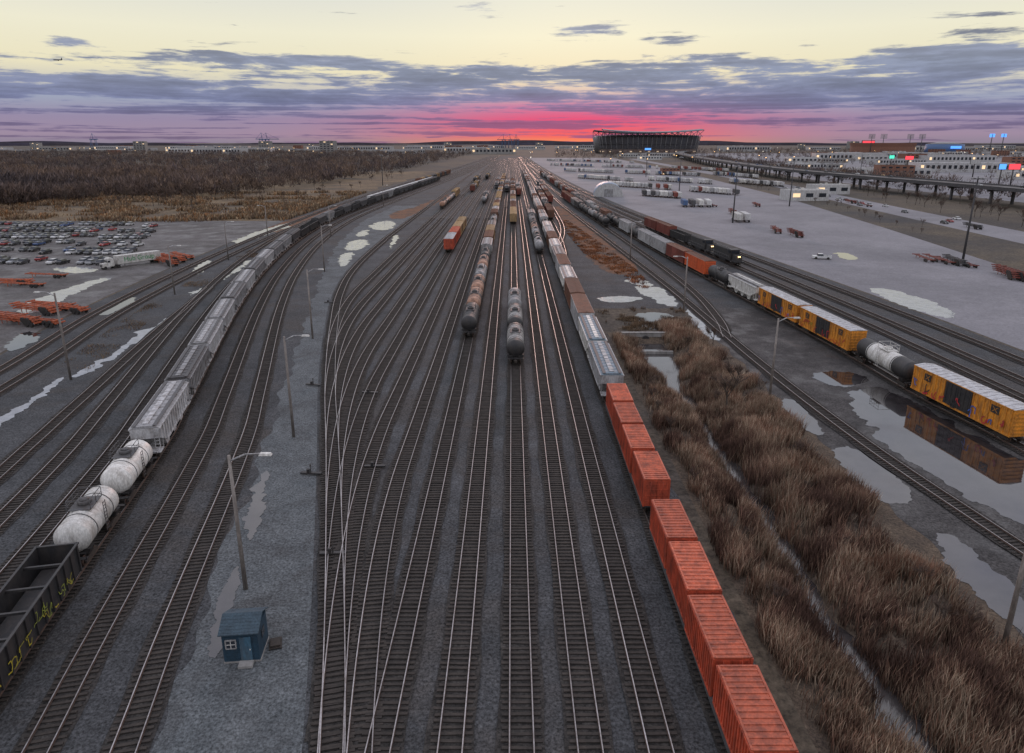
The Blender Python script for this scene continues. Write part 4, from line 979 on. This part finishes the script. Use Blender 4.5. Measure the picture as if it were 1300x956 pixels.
def woods(name,label,n,fx,hr,tw=34):
    P_=np.array([fx() for _ in range(n)]); hs=rng.uniform(*hr,n)*(.7+.6*vn(P_[:,0],P_[:,1],.02,2)); m=tw
    cx=np.repeat(P_[:,0],m);cy=np.repeat(P_[:,1],m);h=np.repeat(hs,m); N=n*m
    a=rng.uniform(0,2*np.pi,N); rad=np.sqrt(rng.uniform(0,1,N))*h*.33; hz=h*rng.uniform(.15,.85,N); rad*=np.sin(np.clip(hz/h,0,1)*np.pi)**.6
    bx=cx+np.cos(a)*rad; by=cy+np.sin(a)*rad; L=h*rng.uniform(.12,.3,N); w=h*rng.uniform(.010,.032,N)*1.3
    th=rng.uniform(0,np.pi,N); dx=np.cos(th)*w;dy=np.sin(th)*w; ox=np.cos(a)*L*.5;oy=np.sin(a)*L*.5
    V=np.stack([np.c_[bx-dx,by-dy,hz],np.c_[bx+dx,by+dy,hz],np.c_[bx+ox,by+oy,hz+L]],1)
    me=bpy.data.meshes.new(name); me.vertices.add(N*3); me.vertices.foreach_set('co',V.ravel()); me.loops.add(N*3); me.loops.foreach_set('vertex_index',np.arange(N*3,dtype=np.int32)); me.polygons.add(N); me.polygons.foreach_set('loop_start',np.arange(N,dtype=np.int32)*3); me.update(calc_edges=True)
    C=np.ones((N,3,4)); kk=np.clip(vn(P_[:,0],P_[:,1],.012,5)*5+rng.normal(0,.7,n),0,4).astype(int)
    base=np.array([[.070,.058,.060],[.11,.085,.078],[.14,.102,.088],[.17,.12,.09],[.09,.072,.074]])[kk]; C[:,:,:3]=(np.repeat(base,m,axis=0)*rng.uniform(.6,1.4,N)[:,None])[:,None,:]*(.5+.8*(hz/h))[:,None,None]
    at=me.color_attributes.new('Col','FLOAT_COLOR','POINT'); at.data.foreach_set('color',C.ravel()); me.materials.append(M_reed)
    o=bpy.data.objects.new(name,me); COL.objects.link(o); o['kind']='stuff'; o['label']=label; o['category']='woodland'
def fxL():
    while True:
        y=400+2200*rr.random()**1.5; xr=float(np.interp(y,[400,640,1000,1500,2500],[-215,-160,-135,-125,-120]))
        x=rr.uniform(-.82*y-20,xr); k=float(vn(np.array([x]),np.array([y]),.012,11)[0])
        lim=.62-.35*min(1,(y-380)/250)+ (.25 if x>xr-60 else 0)
        if k>lim-.12: return (x,y)
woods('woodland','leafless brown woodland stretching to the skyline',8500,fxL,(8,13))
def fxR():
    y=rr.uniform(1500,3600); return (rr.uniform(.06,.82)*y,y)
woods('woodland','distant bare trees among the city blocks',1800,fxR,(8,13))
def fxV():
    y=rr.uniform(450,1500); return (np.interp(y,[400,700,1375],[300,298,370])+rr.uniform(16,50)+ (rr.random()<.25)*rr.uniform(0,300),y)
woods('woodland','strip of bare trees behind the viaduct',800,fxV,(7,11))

# ------------------------------------------------------------------ world
w=bpy.data.worlds.new('World'); sc.world=w; w.use_nodes=True; nt=w.node_tree; bg=nt.nodes['Background']
tc=node(nt,'ShaderNodeTexCoord').outputs['Generated']; sp=node(nt,'ShaderNodeSeparateXYZ'); nt.links.new(tc,sp.inputs[0]); X,Y,Z=sp.outputs
Zc=m_(nt,'MAXIMUM',Z,0.0); Zs=m_(nt,'MULTIPLY',Zc,4.0,clamp=True)
az=m_(nt,'ARCTAN2',X,Y)
def q(z): return z*4
mid=ramp(nt,Zs,[(q(0),(.90,.27,.11)),(q(.009),(.90,.13,.12)),(q(.030),(.80,.09,.19)),(q(.048),(.62,.20,.34)),(q(.064),(.70,.50,.46)),(q(.083),(.90,.76,.50)),(q(.135),(.93,.86,.64)),(q(.185),(.82,.80,.68)),(1,(.62,.68,.74))])
sid=ramp(nt,Zs,[(q(0),(.26,.22,.29)),(q(.010),(.33,.25,.34)),(q(.030),(.30,.25,.37)),(q(.052),(.33,.36,.47)),(q(.070),(.58,.56,.50)),(q(.09),(.80,.74,.52)),(q(.135),(.82,.79,.62)),(q(.185),(.70,.71,.66)),(1,(.55,.62,.72))])
d=m_(nt,'DIVIDE',m_(nt,'SUBTRACT',az,.09),.23); gauss=m_(nt,'POWER',2.718,m_(nt,'MULTIPLY',m_(nt,'MULTIPLY',d,d),-1.0))
base=mixc(nt,gauss,sid,mid)
def cvec(a,b_,seed):
    c=node(nt,'ShaderNodeCombineXYZ'); nt.links.new(m_(nt,'MULTIPLY',az,a),c.inputs[0]); nt.links.new(m_(nt,'MULTIPLY',Zc,b_),c.inputs[1]); c.inputs[2].default_value=seed; return c.outputs[0]
n1=noise(nt,cvec(6.5,52,3.7),1.0,10,.62,.35)
n2=noise(nt,cvec(4.0,150,1.3),1.0,7,.62,.3)
n3=noise(nt,cvec(24,150,8.1),1.0,6,.62,.4)
bias=ramp(nt,Zs,[(0,.48),(q(.02),.50),(q(.04),.55),(q(.055),.62),(q(.068),.615),(q(.082),.575),(q(.098),.52),(q(.11),.45),(q(.125),.37),(q(.18),.34),(1,.42)])
lowm=ramp(nt,Zs,[(q(.03),1),(q(.06),.30),(1,.15)])
mixn=node(nt,'ShaderNodeMix',data_type='FLOAT'); nt.links.new(lowm,mixn.inputs[0]); nt.links.new(n1,mixn.inputs[2]); nt.links.new(n2,mixn.inputs[3])
nn=m_(nt,'ADD',m_(nt,'MULTIPLY',mixn.outputs[0],.80),m_(nt,'MULTIPLY',n3,.20))
nn=m_(nt,'MULTIPLY_ADD',m_(nt,'SUBTRACT',nn,.5),1.45,.5)
cov=m_(nt,'ADD',nn,m_(nt,'SUBTRACT',bias,.5))
def sdir(u,v):
    x=u-650;y=v-434; r=Vector((x,F*CP-y*SP,-F*SP-y*CP)).normalized(); return math.atan2(r.x,r.y),r.z
for (u,v,wu,wv,amp) in ((612,12,48,12,.27),(740,38,80,12,.27),(850,52,60,7,.18),(88,52,38,8,.22),(400,76,150,12,.14),(60,102,120,9,.08),(1000,86,240,14,.11),(1230,64,130,15,.18),(1180,22,200,4,.08),(880,72,90,8,.1),(620,86,70,6,.08)):
    a0,z0=sdir(u,v); a1,_=sdir(u+wu,v); _,z1=sdir(u,v-wv); wa=abs(a1-a0); wz=abs(z1-z0)
    e1=m_(nt,'DIVIDE',m_(nt,'SUBTRACT',az,a0),wa); e2=m_(nt,'DIVIDE',m_(nt,'SUBTRACT',Z,z0),wz)
    e=m_(nt,'POWER',2.718,m_(nt,'MULTIPLY',m_(nt,'ADD',m_(nt,'MULTIPLY',e1,e1),m_(nt,'MULTIPLY',e2,e2)),-1.0))
    cov=m_(nt,'MULTIPLY_ADD',e,amp,cov)
mr=node(nt,'ShaderNodeMapRange',interpolation_type='SMOOTHSTEP'); nt.links.new(cov,mr.inputs[0]); mr.inputs[1].default_value=.485; mr.inputs[2].default_value=.60
ccol=ramp(nt,Zs,[(0,(.22,.16,.26)),(q(.025),(.18,.15,.28)),(q(.05),(.16,.18,.31)),(q(.09),(.19,.23,.35)),(q(.13),(.23,.26,.36)),(q(.2),(.40,.41,.47)),(1,(.50,.54,.62))])
dark=mixc(nt,1.0,ccol,ramp(nt,nn,[(.36,1.0),(.46,.95),(.56,.72),(.72,.52)]),'MULTIPLY')
dark=mixc(nt,1.0,dark,(1.32,1.30,1.28),'MULTIPLY')
pk=m_(nt,'MULTIPLY',gauss,ramp(nt,Zs,[(0,.5),(q(.03),.35),(q(.05),.12),(q(.07),0)])); dark=mixc(nt,pk,dark,(.55,.08,.20))
sky=mixc(nt,m_(nt,'MULTIPLY',mr.outputs[0],.92),base,dark)
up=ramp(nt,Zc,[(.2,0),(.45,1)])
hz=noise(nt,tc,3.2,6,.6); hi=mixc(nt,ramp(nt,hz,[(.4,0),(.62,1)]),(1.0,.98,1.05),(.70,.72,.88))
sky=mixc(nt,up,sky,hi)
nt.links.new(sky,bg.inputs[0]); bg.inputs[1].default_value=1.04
sl=bpy.data.lights.new('sun','SUN'); sl.energy=.5; sl.angle=math.radians(8); sl.color=(1,.6,.5); so=bpy.data.objects.new('sun',sl); COL.objects.link(so)
dr=Vector((math.sin(.055),math.cos(.055),math.tan(math.radians(6)))); so.rotation_euler=dr.to_track_quat('Z','Y').to_euler()

cam=bpy.data.cameras.new('camera'); cam.lens=24; cam.sensor_width=36; cam.shift_y=-44/1300; cam.clip_end=60000; cam.clip_start=.5
co=bpy.data.objects.new('camera',cam); COL.objects.link(co); co.location=(0,0,H); co.rotation_euler=(math.pi/2-P,0,0); sc.camera=co
sc.view_settings.view_transform='Standard'; sc.view_settings.look='None'; sc.view_settings.exposure=0
